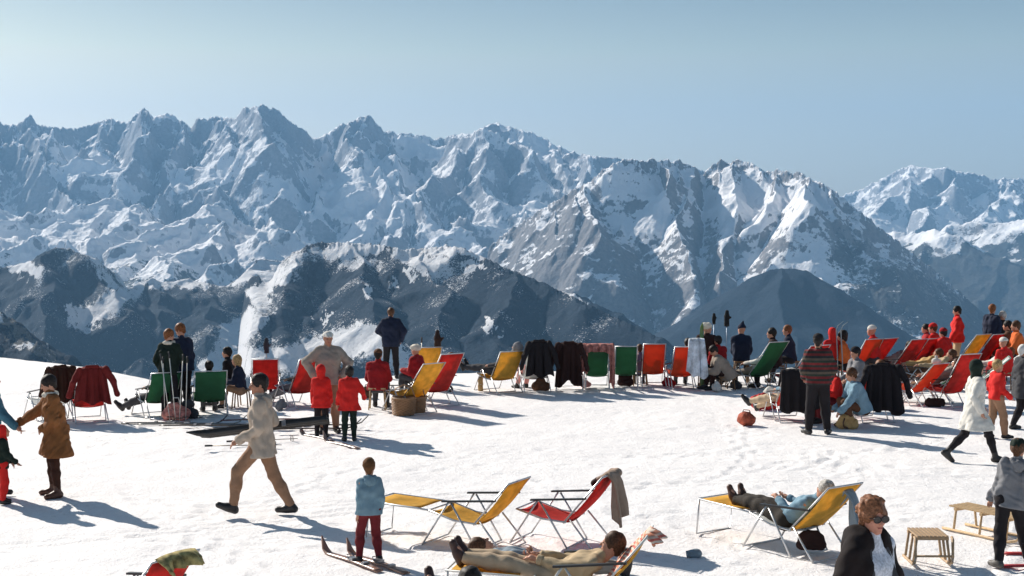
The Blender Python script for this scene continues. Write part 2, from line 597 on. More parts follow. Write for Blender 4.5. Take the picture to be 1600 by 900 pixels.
# the broad pyramid on the right
sky2 = [(745, 398), (770, 380), (800, 357), (850, 325), (885, 303), (920, 285), (942, 266), (960, 255), (985, 249), (1000, 252), (1030, 251), (1060, 253), (1085, 262),
        (1098, 275), (1108, 262), (1125, 252), (1140, 256), (1150, 252), (1175, 257), (1195, 270), (1215, 268), (1245, 272), (1270, 282), (1300, 298),
        (1330, 322), (1360, 345), (1400, 375), (1450, 412), (1500, 452), (1545, 490), (1620, 560)]


def wob2(px):
    return 9300 + 250 * math.sin(px * 0.017 + 1) - abs(px - 1130) * 0.9


pyr = lines([(a, b, wob2(a)) for a, b in sky2], 1.0)
pyr += lines([(985, 250, wob2(985)), (990, 300, 8900), (975, 350, 8500), (935, 420, 8000), (900, 500, 7500)], 0.95, 1.2)
pyr += lines([(920, 285, wob2(920)), (905, 345, 8800), (860, 420, 8300)], 0.9, 1.1)
pyr += lines([(1058, 254, wob2(1058)), (1062, 310, 8800), (1050, 340, 8500), (1080, 400, 8100), (1085, 480, 7600)], 0.85, 1.35)
pyr += lines([(1150, 252, wob2(1150)), (1140, 310, 8800), (1150, 370, 8400), (1120, 450, 7800)], 0.8, 1.1)
pyr += lines([(1180, 258, wob2(1180)), (1230, 330, 8600), (1240, 380, 8200), (1290, 440, 7800), (1335, 500, 7400)], 0.62, 1.05)
pyr += lines([(1270, 282, wob2(1270)), (1300, 330, 8500), (1350, 390, 8100), (1420, 470, 7700), (1480, 540, 7400)], 0.6, 1.0)
pyr += lines([(1240, 380, 8200), (1200, 420, 7900), (1170, 470, 7600)], 0.8)
pyr = wrap_spurs(pyr, 14, 860, 1300, sky2, wob2, 23, drop=(30, 90), slope=1.15, dd=(250, 900))


def pyr_snow(X, Y, H, steep, nx, D):
    s, wd = alpine_snow(X, Y, H, steep, nx, D, lim=0.95, soft=0.75, tree=-250, treew=500, sd=51)
    A = np.arctan2(X, Y)
    px = 800 + np.tan(A) * FPX
    s += 0.9 * blobs(X, Y, H, D, [(1160, 320, 90, 35), (1030, 330, 26, 45), (1240, 310, 60, 22), (960, 290, 25, 30), (1275, 410, 45, 16), (1300, 425, 40, 18)])
    s -= 0.25 * blobs(X, Y, H, D, [(850, 420, 70, 60), (930, 420, 60, 60), (1000, 470, 120, 40)])
    wd = np.clip(wd - 0.55 * blobs(X, Y, H, D, [(1275, 410, 55, 20), (1060, 400, 90, 30), (1180, 385, 70, 30)]), 0, 1)
    wd = wd * 0.55 + 0.75 * blobs(X, Y, H, D, [(1400, 455, 100, 60), (1330, 400, 40, 40), (1500, 500, 60, 50)])
    return s, wd


terrain_patch("pyramid_mountain", -2, 21, 7000, 9900, 900, 300, pyr, (70, 560), (48, 460), -950, M_MID, pyr_snow, 35, skyline=sky2)

# snowy benches and lower summits on the left
bn = lines([(-120, 300, 10800), (0, 320, 10600), (60, 328, 10500), (125, 330, 10400), (175, 308, 10400), (215, 330, 10000), (235, 350, 9700)], 0.42, 0.8)
bn += lines([(235, 350, 9700), (280, 345, 9700), (305, 318, 9900), (330, 345, 9600), (360, 352, 9500), (420, 345, 9600), (470, 372, 9300), (520, 385, 9200)], 0.45, 0.9)
bn += lines([(175, 308, 10400), (130, 350, 9800), (60, 378, 9200)], 0.4, 0.8)
bn += lines([(215, 330, 10000), (185, 362, 9400), (140, 392, 8800)], 0.4, 0.9)
bn += lines([(280, 345, 9700), (240, 378, 9100), (190, 408, 8500)], 0.4, 0.8)
bn += lines([(360, 352, 9500), (320, 385, 8900), (250, 410, 8300)], 0.35, 0.8)
bn += lines([(420, 345, 9600), (400, 385, 8900), (350, 412, 8300)], 0.35, 0.8)
bn += lines([(-80, 345, 9600), (0, 360, 9300), (60, 368, 9100), (100, 372, 9000)], 0.35, 0.6)


def bn_snow(X, Y, H, steep, nx, D):
    s, wd = alpine_snow(X, Y, H, steep, nx, D, lim=1.2, soft=0.5, tree=-130, treew=170, sd=61)
    return s + 0.22, np.clip(wd * 0.62, 0, 1)


terrain_patch("snowy_benches", -25, -4, 7600, 11200, 640, 240, bn, (120, 700), (95, 520), -420, M_FAR, bn_snow, 45)

# dark wooded shoulder on the far left, with the gully beside it
sh = lines([(-150, 430, 5600), (-60, 415, 5600), (0, 408, 5600), (45, 392, 5500), (80, 378, 5500), (110, 381, 5500), (140, 395, 5400), (158, 420, 5300), (165, 470, 5000)], 0.75, 0.9)
sh += lines([(158, 440, 5400), (200, 445, 5500), (260, 437, 5600), (330, 436, 5600), (375, 440, 5500), (420, 405, 5800), (450, 398, 5900), (500, 395, 5900)], 0.5, 0.7)
sh += lines([(80, 378, 5500), (70, 440, 5100), (60, 520, 4600)], 0.8)
sh += lines([(260, 437, 5600), (240, 500, 5100), (220, 570, 4600)], 0.6)
sh += lines([(330, 436, 5600), (330, 500, 5100), (310, 600, 4600)], 0.6)


COULOIR = [(((440, 425), (412, 455), (402, 485), (385, 510), (352, 530), (345, 560), (300, 600)), 14),
           (((345, 560), (420, 565), (520, 560), (560, 535), (600, 555), (650, 590)), 14)]


def sh_snow(X, Y, H, steep, nx, D):
    n = fbm(X / 170, Y / 170, 5, 71)
    s = 0.75 + n * 0.2 + np.zeros(X.shape)
    clear = streaks(X, Y, H, COULOIR + [(((200, 455), (160, 475), (135, 490)), 12), (((110, 478), (118, 505)), 5),
                              (((180, 440), (230, 432), (260, 442), (330, 436), (420, 425)), 8),
                              (((330, 425), (400, 420), (460, 415)), 9), (((0, 392), (30, 412), (55, 420)), 11),
                              (((160, 400), (190, 440)), 14)])
    wd = 0.80 + 0.3 * n - 1.55 * clear * (0.8 + 0.9 * n)
    wd = wd - 0.55 * np.clip((steep * 0 + (fbm(X / 60, Y / 60, 3, 77) - 0.35)) * 2, 0, 1) * np.clip((H + 220) / 120, 0, 1)
    return s, np.clip(wd, 0, 1.3)


terrain_patch("wooded_shoulder", -25, -3, 4300, 6300, 520, 230, sh, (80, 380), (26, 300), -1150, M_NEAR, sh_snow, 55)

# the wooded hill in the middle
sky4 = [(405, 470), (425, 435), (440, 408), (455, 397), (480, 383), (505, 378), (560, 380), (600, 383), (628, 390), (665, 387), (700, 384), (725, 388), (755, 402), (800, 422), (850, 442), (900, 466), (950, 490), (1000, 512), (1040, 531)]
hl = lines([(405, 470, 4300), (440, 415, 4300), (455, 398, 4300), (480, 383, 4300), (505, 378, 4300), (560, 380, 4250), (600, 383, 4200), (628, 390, 4150), (665, 387, 4150),
            (700, 384, 4100), (725, 388, 4050), (755, 400, 4000), (800, 422, 3900), (850, 442, 3800), (900, 466, 3700), (950, 490, 3600), (1000, 512, 3500), (1040, 530, 3400), (1120, 590, 3300)], 0.62, 0.8)
hl += lines([(455, 398, 4300), (430, 470, 3900), (400, 560, 3500)], 0.6)
hl += lines([(560, 380, 4250), (570, 440, 3900), (600, 520, 3500)], 0.65)
hl += lines([(665, 387, 4150), (680, 440, 3850), (690, 520, 3500)], 0.65)
hl += lines([(800, 422, 3900), (790, 480, 3600)], 0.65)


def hl_snow(X, Y, H, steep, nx, D):
    n = fbm(X / 120, Y / 120, 5, 81)
    s = 0.8 + n * 0.2 + np.zeros(X.shape)
    clear = streaks(X, Y, H, COULOIR + [(((630, 392), (660, 400), (690, 412), (672, 425)), 11), (((575, 448), (572, 460)), 5), (((505, 390), (545, 390), (590, 392)), 6),
                              (((700, 392), (735, 395)), 5), (((730, 415), (760, 420)), 3.5), (((764, 508), (770, 518)), 6),
                              (((502, 493), (520, 492)), 3.5), (((612, 435), (614, 445)), 4), (((640, 425), (650, 432)), 5),
                              (((380, 560), (460, 555), (530, 535), (560, 528), (600, 545), (640, 580)), 19)])
    wd = 0.84 + 0.3 * n - 1.6 * clear * (0.8 + 0.9 * n)
    top = np.clip((H + 130) / 110, 0, 1)
    wd = wd - (0.24 + 0.55 * np.clip((fbm(X / 60, Y / 60, 3, 87) - 0.0) * 2.2, 0, 1)) * top
    return s, np.clip(wd, 0, 1.3)


terrain_patch("wooded_hill", -12, 9, 3150, 4600, 620, 230, hl, (38, 260), (13, 200), -1200, M_NEAR, hl_snow, 65, skyline=sky4, jag=1.2)

# the snowy knoll just behind that hill, and the small blue hill further right
kn = lines([(820, 440, 5200), (842, 440, 5200), (862, 444, 5150), (885, 450, 5100), (905, 460, 5050), (930, 468, 5000), (980, 495, 4900), (1040, 540, 4800)], 0.6)


def kn_snow(X, Y, H, steep, nx, D):
    cl = streaks(X, Y, H, [(((835, 443), (865, 447), (888, 460), (905, 480)), 9), (((905, 480), (915, 490)), 4)])
    return np.full(X.shape, 0.9), np.clip(1.1 - 1.7 * cl, 0, 1)


terrain_patch("snowy_knoll", 0, 7, 4700, 5400, 260, 110, kn, (30, 260), (20, 200), -1200, M_NEAR, kn_snow, 75)

bl = lines([(1030, 570, 5800), (1080, 525, 6000), (1110, 495, 6100), (1145, 455, 6200), (1175, 432, 6200), (1205, 418, 6200), (1235, 417, 6200), (1260, 425, 6200),
            (1300, 448, 6100), (1340, 478, 6000), (1400, 525, 5900), (1460, 570, 5800)], 0.62)
bl += lines([(1220, 416, 6200), (1225, 480, 5800), (1240, 560, 5300)], 0.55)


def bl_snow(X, Y, H, steep, nx, D):
    n = fbm(X / 150, Y / 150, 4, 91)
    return np.full(X.shape, 0.6), np.clip(1.25 + 0.15 * n, 0, 1.4)


terrain_patch("blue_wooded_hill", 3, 19, 5000, 6500, 360, 130, bl, (40, 400), (10, 300), -1200, M_NEAR, bl_snow, 85)

# lit rocky spur low on the left
sp = lines([(-120, 430, 3000), (-40, 470, 2900), (0, 492, 2800), (30, 512, 2750), (60, 540, 2650), (85, 560, 2600), (110, 585, 2500), (160, 640, 2400)], 0.55, 0.7)


def sp_snow(X, Y, H, steep, nx, D):
    cl = streaks(X, Y, H, [(((-20, 478), (0, 490), (25, 508), (40, 528), (65, 535), (84, 560)), 9)])
    n = fbm(X / 60, Y / 60, 4, 95)
    return 0.35 + n * 0.5, np.clip(1.05 - 1.4 * cl, 0, 1.2)


terrain_patch("rocky_spur", -25, -14, 2200, 3150, 260, 130, sp, (30, 180), (20, 120), -1200, M_NEAR, sp_snow, 97)

# ---------------------------------------------------------------- air
me = bpy.data.meshes.new("haze")
bx0, bx1, by0, by1, bz0, bz1 = -24600, 24600, -24600, 24600, -1500, 2300
vs = [(x, y, z) for x in (bx0, bx1) for y in (by0, by1) for z in (bz0, bz1)]
fs = [(0, 1, 3, 2), (4, 6, 7, 5), (0, 4, 5, 1), (2, 3, 7, 6), (0, 2, 6, 4), (1, 5, 7, 3)]
me.from_pydata(vs, [], fs)
me.update()
hz = bpy.data.objects.new("haze", me)
COL.objects.link(hz)
hz["kind"] = "stuff"
hm = bpy.data.materials.new("alpine_air")
hm.use_nodes = True
hnt = hm.node_tree
hnt.nodes.remove(hnt.nodes["Principled BSDF"])
pv = hnt.nodes.new("ShaderNodeVolumePrincipled")
pv.inputs["Color"].default_value = (0.30, 0.60, 0.95, 1)
pv.inputs["Density"].default_value = 3.1e-5
pv.inputs["Anisotropy"].default_value = 0.0
hnt.links.new(pv.outputs[0], hnt.nodes["Material Output"].inputs["Volume"])
me.materials.append(hm)
# ---------------------------------------------------------------- cloth, metal, skin ...
MATS = {}


def cloth(name, col, rough=0.92, var=0.10, scale=9.0, transl=0.0, weave=0.0):
    key = (name, col)
    if key in MATS:
        return MATS[key]
    m, nt, bs = new_mat(name)
    tc = nt.nodes.new("ShaderNodeTexCoord")
    ob = tc.outputs["Object"]
    n = tnoise(nt, scale, 4, 0.6, ob)
    c = mixc(nt, smooth_step(nt, n, 0.3, 0.7), tuple(v * (1 - var) for v in col), tuple(min(1, v * (1 + var)) for v in col))
    nt.links.new(c, bs.inputs["Base Color"])
    bs.inputs["Roughness"].default_value = rough
    bs.inputs["Specular IOR Level"].default_value = 0.25
    bump(nt, tnoise(nt, 60, 3, 0.6, ob), 0.25, 0.01, bs)
    if transl:
        tr = nt.nodes.new("ShaderNodeBsdfTranslucent")
        nt.links.new(c, tr.inputs[0])
        mx = nt.nodes.new("ShaderNodeMixShader")
        mx.inputs[0].default_value = transl
        nt.links.new(bs.outputs[0], mx.inputs[1])
        nt.links.new(tr.outputs[0], mx.inputs[2])
        nt.links.new(mx.outputs[0], nt.nodes["Material Output"].inputs[0])
    MATS[key] = m
    return m


def striped(name, cols, freq):
    m, nt, bs = new_mat(name)
    tc = nt.nodes.new("ShaderNodeTexCoord")
    sp_ = nt.nodes.new("ShaderNodeSeparateXYZ")
    nt.links.new(tc.outputs["Object"], sp_.inputs[0])
    rp = nt.nodes.new("ShaderNodeValToRGB")
    rp.color_ramp.interpolation = 'CONSTANT'
    el = rp.color_ramp.elements
    el[0].position = 0
    el[0].color = (*cols[0], 1)
    el[1].position = 1 / len(cols)
    el[1].color = (*cols[1], 1)
    for i, c in enumerate(cols[2:], 2):
        e = el.new(i / len(cols))
        e.color = (*c, 1)
    nt.links.new(mth(nt, 'FRACT', mth(nt, 'MULTIPLY', sp_.outputs[2], freq)), rp.inputs[0])
    nt.links.new(rp.outputs[0], bs.inputs["Base Color"])
    bs.inputs["Roughness"].default_value = 0.9
    return m


def plain(name, col, rough=0.5, metal=0.0, spec=0.5):
    key = (name, col)
    if key in MATS:
        return MATS[key]
    m, nt, bs = new_mat(name)
    tc = nt.nodes.new("ShaderNodeTexCoord")
    n = tnoise(nt, 25, 3, 0.6, tc.outputs["Object"])
    c = mixc(nt, n, tuple(v * 0.85 for v in col), tuple(min(1, v * 1.12) for v in col))
    nt.links.new(c, bs.inputs["Base Color"])
    bs.inputs["Roughness"].default_value = rough
    bs.inputs["Metallic"].default_value = metal
    bs.inputs["Specular IOR Level"].default_value = spec
    MATS[key] = m
    return m


def wood(name, col):
    key = (name, col)
    if key in MATS:
        return MATS[key]
    m, nt, bs = new_mat(name)
    tc = nt.nodes.new("ShaderNodeTexCoord")
    mp = nt.nodes.new("ShaderNodeMapping")
    mp.inputs["Scale"].default_value = (4, 40, 40)
    nt.links.new(tc.outputs["Object"], mp.inputs[0])
    n = tnoise(nt, 1.0, 4, 0.6, mp.outputs[0], 1.5)
    c = mixc(nt, smooth_step(nt, n, 0.3, 0.7), tuple(v * 0.6 for v in col), col)
    nt.links.new(c, bs.inputs["Base Color"])
    bs.inputs["Roughness"].default_value = 0.6
    MATS[key] = m
    return m


SKIN = cloth("sunburnt_skin", (0.52, 0.26, 0.17), 0.6, 0.12, 14)
SKIN_D = cloth("tanned_skin", (0.40, 0.19, 0.12), 0.6, 0.12, 14)
ALU = plain("bright_tube", (0.62, 0.62, 0.62), 0.35, 0.7)
DARKM = plain("black_armrest_lacquer", (0.02, 0.02, 0.02), 0.45)
BOOT = plain("black_leather", (0.018, 0.015, 0.014), 0.5)
BROWNBOOT = plain("brown_leather", (0.09, 0.035, 0.018), 0.5)
YEL = cloth("yellow_canvas", (0.70, 0.42, 0.07), 0.9, 0.16, 7, 0.42)
RED = cloth("red_canvas", (0.57, 0.045, 0.035), 0.9, 0.16, 7, 0.42)
ORED = cloth("orange_red_canvas", (0.66, 0.085, 0.03), 0.9, 0.08, 5, 0.42)
GRN = cloth("green_canvas", (0.045, 0.17, 0.08), 0.9, 0.08, 5, 0.42)
WHT = cloth("white_canvas", (0.75, 0.76, 0.74), 0.9, 0.06, 5, 0.42)
WOODL = wood("pale_ash_wood", (0.62, 0.42, 0.22))
WOODM = wood("brown_wood", (0.30, 0.17, 0.08))


# ---------------------------------------------------------------- objects
def link(name, me, parent=None, mat=None, loc=None):
    if mat is not None and len(me.materials) == 0:
        me.materials.append(mat)
    o = bpy.data.objects.new(name, me)
    COL.objects.link(o)
    if parent is not None:
        o.parent = parent
    if loc is not None:
        o.location = loc
    return o


def empty(name, label, cat, loc=(0, 0, 0), rz=0.0, group=None):
    o = bpy.data.objects.new(name, None)
    o.empty_display_size = 0.2
    COL.objects.link(o)
    o.location = loc
    o.rotation_euler = (0, 0, rz)
    o["label"] = label
    o["category"] = cat
    if group:
        o["group"] = group
    return o


def tagm(o, label, cat, group=None):
    o["label"] = label
    o["category"] = cat
    if group:
        o["group"] = group
    return o


def pymesh(name, vs, fs, smooth=False):
    me = bpy.data.meshes.new(name)
    me.from_pydata([tuple(v) for v in vs], [], fs)
    me.update()
    if smooth:
        me.polygons.foreach_set("use_smooth", np.ones(len(me.polygons), bool))
    return me


class MB:
    """collects tubes, boxes and sheets into one mesh"""

    def __init__(self):
        self.v, self.f, self.sm = [], [], []

    def add(self, vs, fs, smooth=False):
        b = len(self.v)
        self.v += [Vector(v) for v in vs]
        self.f += [tuple(i + b for i in f) for f in fs]
        self.sm += [smooth] * len(fs)

    def tube(self, pts, r, n=8, closed=False):
        pts = [Vector(p) for p in pts]
        rings = []
        for i, p in enumerate(pts):
            a = pts[i - 1] if (i > 0 or closed) else None
            c = pts[(i + 1) % len(pts)] if (i < len(pts) - 1 or closed) else None
            t = ((p - a).normalized() if a is not None else Vector()) + ((c - p).normalized() if c is not None else Vector())
            if t.length < 1e-6:
                t = Vector((0, 0, 1))
            t.normalize()
            ref = Vector((0, 0, 1)) if abs(t.z) < 0.9 else Vector((1, 0, 0))
            u = t.cross(ref).normalized()
            w_ = t.cross(u)
            rr_ = r[i] if isinstance(r, (list, tuple)) else r
            rings.append([p + (u * math.cos(k * 2 * math.pi / n) + w_ * math.sin(k * 2 * math.pi / n)) * rr_ for k in range(n)])
        vs = [v for rg in rings for v in rg]
        fs = []
        m = len(rings)
        for i in range(m if closed else m - 1):
            for k in range(n):
                a_, b_ = i * n + k, i * n + (k + 1) % n
                c_, d_ = ((i + 1) % m) * n + (k + 1) % n, ((i + 1) % m) * n + k
                fs.append((a_, b_, c_, d_))
        if not closed:
            fs.append(tuple(range(n))[::-1])
            fs.append(tuple((m - 1) * n + k for k in range(n)))
        self.add(vs, fs, True)
        return self

    def box(self, c, s, rot=None, taper=1.0):
        c = Vector(c)
        vs = []
        for dz in (-1, 1):
            for dx, dy in ((-1, -1), (1, -1), (1, 1), (-1, 1)):
                k = taper if dz > 0 else 1.0
                v = Vector((dx * s[0] / 2 * k, dy * s[1] / 2 * k, dz * s[2] / 2))
                vs.append(c + (rot @ v if rot else v))
        self.add(vs, [(3, 2, 1, 0), (4, 5, 6, 7), (0, 1, 5, 4), (1, 2, 6, 5), (2, 3, 7, 6), (3, 0, 4, 7)])
        return self

    def sheet(self, P, th):
        """P: grid [i][j] of points; gives a closed cloth of thickness th"""
        ni, nj = len(P), len(P[0])
        P = [[Vector(p) for p in row] for row in P]
        N = [[None] * nj for _ in range(ni)]
        for i in range(ni):
            for j in range(nj):
                a = P[min(i + 1, ni - 1)][j] - P[max(i - 1, 0)][j]
                b = P[i][min(j + 1, nj - 1)] - P[i][max(j - 1, 0)]
                nn = a.cross(b)
                N[i][j] = nn.normalized() if nn.length > 1e-9 else Vector((0, 0, 1))
        top = [P[i][j] + N[i][j] * th / 2 for i in range(ni) for j in range(nj)]
        bot = [P[i][j] - N[i][j] * th / 2 for i in range(ni) for j in range(nj)]
        K = ni * nj
        fs = []
        for i in range(ni - 1):
            for j in range(nj - 1):
                q = (i * nj + j, (i + 1) * nj + j, (i + 1) * nj + j + 1, i * nj + j + 1)
                fs.append(q)
                fs.append(tuple(k + K for k in q[::-1]))
        rim = [j for j in range(nj)] + [i * nj + nj - 1 for i in range(1, ni)] + [(ni - 1) * nj + j for j in range(nj - 2, -1, -1)] + [i * nj for i in range(ni - 2, 0, -1)]
        for a, b in zip(rim, rim[1:] + rim[:1]):
            fs.append((a, b, b + K, a + K))
        self.add(top + bot, fs, True)
        return self

    def mesh(self, name):
        me = bpy.data.meshes.new(name)
        me.from_pydata([tuple(v) for v in self.v], [], self.f)
        me.update()
        me.polygons.foreach_set("use_smooth", np.array(self.sm, bool))
        return me

    def build(self, name, mat, parent=None):
        return link(name, self.mesh(name), parent, mat)


def copy_tree(o, parent=None):
    c = o.copy()
    COL.objects.link(c)
    c.parent = parent
    for ch in list(o.children):
        copy_tree(ch, c)
    return c


# ---------------------------------------------------------------- soft bodies: blended round shapes -> one skin
class Blob:
    def __init__(self):
        self.p = []
        self.cuts = []

    def cone(self, a, b, ra, rb, k=0.03, sub=False):
        self.p.append(('c', np.array(a, float), np.array(b, float), ra, rb, k, sub))
        return self

    def ell(self, c, r, rot=None, k=0.02, sub=False):
        M = np.eye(3) if rot is None else np.array(rot)
        self.p.append(('e', np.array(c, float), np.array(r, float), M, None, k, sub))
        return self

    def cut(self, p, n):
        self.cuts.append((np.array(p, float), np.array(n, float)))
        return self

    def bbox(self):
        lo, hi = np.full(3, 1e9), np.full(3, -1e9)
        for q in self.p:
            if q[6]:
                continue
            if q[0] == 'c':
                m = max(q[3], q[4])
                lo = np.minimum(lo, np.minimum(q[1], q[2]) - m)
                hi = np.maximum(hi, np.maximum(q[1], q[2]) + m)
            else:
                m = max(q[2])
                lo = np.minimum(lo, q[1] - m)
                hi = np.maximum(hi, q[1] + m)
        return lo, hi

    def mesh(self, name, res, wrinkle=0.0, wfreq=18.0, seed=0, floor=None):
        lo, hi = self.bbox()
        pad = 3 * res + wrinkle
        lo, hi = lo - pad, hi + pad
        n = np.maximum(np.ceil((hi - lo) / res).astype(int) + 1, 4)
        ax = [lo[i] + np.arange(n[i]) * res for i in range(3)]
        F = np.full(tuple(n), 1.0, np.float32)
        for q in self.p:
            kind, k, sub = q[0], q[5], q[6]
            if kind == 'c':
                a, b = q[1], q[2]
                ra, rb = max(q[3], 0.62 * res), max(q[4], 0.62 * res)
                blo, bhi = np.minimum(a, b) - max(ra, rb), np.maximum(a, b) + max(ra, rb)
            else:
                blo, bhi = q[1] - max(q[2]), q[1] + max(q[2])
            m = k + 3 * res
            i0 = np.clip(np.floor((blo - m - lo) / res).astype(int), 0, n)
            i1 = np.clip(np.ceil((bhi + m - lo) / res).astype(int) + 1, 0, n)
            if np.any(i1 <= i0):
                continue
            X = ax[0][i0[0]:i1[0]][:, None, None]
            Y = ax[1][i0[1]:i1[1]][None, :, None]
            Z = ax[2][i0[2]:i1[2]][None, None, :]
            if kind == 'c':
                d = b - a
                L2 = float(d @ d) + 1e-9
                t = np.clip(((X - a[0]) * d[0] + (Y - a[1]) * d[1] + (Z - a[2]) * d[2]) / L2, 0, 1)
                dist = np.sqrt((X - a[0] - t * d[0]) ** 2 + (Y - a[1] - t * d[1]) ** 2 + (Z - a[2] - t * d[2]) ** 2) - (ra + t * (rb - ra))
            else:
                c, r, M = q[1], q[2], q[3]
                dx, dy, dz = X - c[0], Y - c[1], Z - c[2]
                u = (dx * M[0, 0] + dy * M[1, 0] + dz * M[2, 0]) / r[0]
                v = (dx * M[0, 1] + dy * M[1, 1] + dz * M[2, 1]) / r[1]
                w_ = (dx * M[0, 2] + dy * M[1, 2] + dz * M[2, 2]) / r[2]
                l = np.sqrt(u * u + v * v + w_ * w_)
                g = np.sqrt((u / r[0]) ** 2 + (v / r[1]) ** 2 + (w_ / r[2]) ** 2)
                dist = l * (l - 1) / np.maximum(g, 1e-6)
            S = F[i0[0]:i1[0], i0[1]:i1[1], i0[2]:i1[2]]
            if sub:
                S[...] = np.maximum(S, -dist)
            else:
                h = np.clip(0.5 + 0.5 * (S - dist) / k, 0, 1)
                S[...] = np.where(S > 0.9, dist, S * (1 - h) + dist * h - k * h * (1 - h))
        X, Y, Z = ax[0][:, None, None], ax[1][None, :, None], ax[2][None, None, :]
        if wrinkle:
            r_ = np.random.RandomState(seed + 1)
            wv = 0
            for q in range(5):
                d = r_.normal(size=3)
                d /= np.linalg.norm(d)
                f = wfreq * (1 + 0.6 * q)
                d2 = np.roll(d, 1)
                wv = wv + np.sin((X * d[0] + Y * d[1] + Z * d[2]) * f + r_.uniform(0, 6) + 1.6 * np.sin((X * d2[0] + Y * d2[1] + Z * d2[2]) * f * 0.5)) / (1 + 0.5 * q)
            F = F + (wrinkle * 0.5) * wv.astype(np.float32)
        for p, nn in self.cuts:
            F = np.maximum(F, (X - p[0]) * nn[0] + (Y - p[1]) * nn[1] + (Z - p[2]) * nn[2])
        F[0], F[-1], F[:, 0], F[:, -1], F[:, :, 0], F[:, :, -1] = 1, 1, 1, 1, 1, 1
        return nets(name, F, lo, res)


def nets(name, F, lo, res):
    ins = F < 0
    nx, ny, nz = F.shape
    c = ins[:-1, :-1, :-1].astype(np.int8)
    for dx, dy, dz in ((1, 0, 0), (0, 1, 0), (0, 0, 1), (1, 1, 0), (1, 0, 1), (0, 1, 1), (1, 1, 1)):
        c = c + ins[dx:nx - 1 + dx, dy:ny - 1 + dy, dz:nz - 1 + dz]
    act = (c > 0) & (c < 8)
    I, J, K = np.nonzero(act)
    idx = np.full(act.shape, -1, np.int64)
    idx[I, J, K] = np.arange(len(I))
    P = np.zeros((len(I), 3))
    W = np.zeros(len(I))
    cor = [(0, 0, 0), (1, 0, 0), (0, 1, 0), (1, 1, 0), (0, 0, 1), (1, 0, 1), (0, 1, 1), (1, 1, 1)]
    val = [F[I + a, J + b, K + d_] for a, b, d_ in cor]
    for a in range(8):
        for b in range(a + 1, 8):
            ca, cb = cor[a], cor[b]
            if sum(abs(p - q) for p, q in zip(ca, cb)) != 1:
                continue
            va, vb = val[a], val[b]
            m = (va < 0) != (vb < 0)
            t = np.where(m, va / np.where(m, va - vb, 1), 0)
            for q in range(3):
                P[:, q] += np.where(m, ca[q] + t * (cb[q] - ca[q]), 0)
            W += m
    P /= np.maximum(W, 1)[:, None]
    V = lo + (np.stack([I, J, K], -1) + P) * res
    quads = []
    for axis in range(3):
        a0 = [slice(None)] * 3
        a1 = [slice(None)] * 3
        a0[axis], a1[axis] = slice(0, -1), slice(1, None)
        s0, s1 = ins[tuple(a0)], ins[tuple(a1)]
        for flip, m in ((False, s0 & ~s1), (True, ~s0 & s1)):
            e = np.argwhere(m)
            if len(e) == 0:
                continue
            o1, o2 = (axis + 1) % 3, (axis + 2) % 3
            ok = (e[:, o1] > 0) & (e[:, o2] > 0) & (e[:, o1] < F.shape[o1] - 1) & (e[:, o2] < F.shape[o2] - 1)
            e = e[ok]

            def g(d1, d2):
                t = e.copy()
                t[:, o1] -= d1
                t[:, o2] -= d2
                return idx[t[:, 0], t[:, 1], t[:, 2]]
            q = np.stack([g(1, 1), g(0, 1), g(0, 0), g(1, 0)], -1)
            quads.append(q[:, ::-1] if flip else q)
    Q = np.concatenate(quads)
    Q = Q[(Q >= 0).all(1)]
    me = bpy.data.meshes.new(name)
    me.vertices.add(len(V))
    me.vertices.foreach_set("co", V.astype(np.float32).ravel())
    me.loops.add(Q.size)
    me.loops.foreach_set("vertex_index", Q.ravel().astype(np.int32))
    me.polygons.add(len(Q))
    me.polygons.foreach_set("loop_start", np.arange(len(Q), dtype=np.int32) * 4)
    me.polygons.foreach_set("use_smooth", np.ones(len(Q), bool))
    me.update(calc_edges=True)
    return me


def blob(b, name, mat, parent, res, wrinkle=0.0, wfreq=18.0, seed=0):
    return link(name, b.mesh(name, res, wrinkle, wfreq, seed), parent, mat)


# ---------------------------------------------------------------- people
def nrm(v):
    v = np.array(v, float)
    return v / (np.linalg.norm(v) + 1e-9)


def two_bone(a, t, l1, l2, pole):
    a, t = np.array(a, float), np.array(t, float)
    d = t - a
    L = np.linalg.norm(d)
    L2 = min(max(L, abs(l1 - l2) + 0.01), l1 + l2 - 0.004)
    u = d / (L + 1e-9)
    t = a + u * L2
    x = (l1 * l1 - l2 * l2 + L2 * L2) / (2 * L2)
    h = math.sqrt(max(l1 * l1 - x * x, 0))
    p = np.array(pole, float)
    p = p - u * (p @ u)
    p = nrm(p)
    return a + u * x + p * h, t


def frame(fwd, up):
    """columns: right, forward, up"""
    f = nrm(fwd)
    u = np.array(up, float)
    u = nrm(u - f * (u @ f))
    r = np.cross(f, u)
    return np.stack([r, f, u], -1)


N_PERSON = [0]


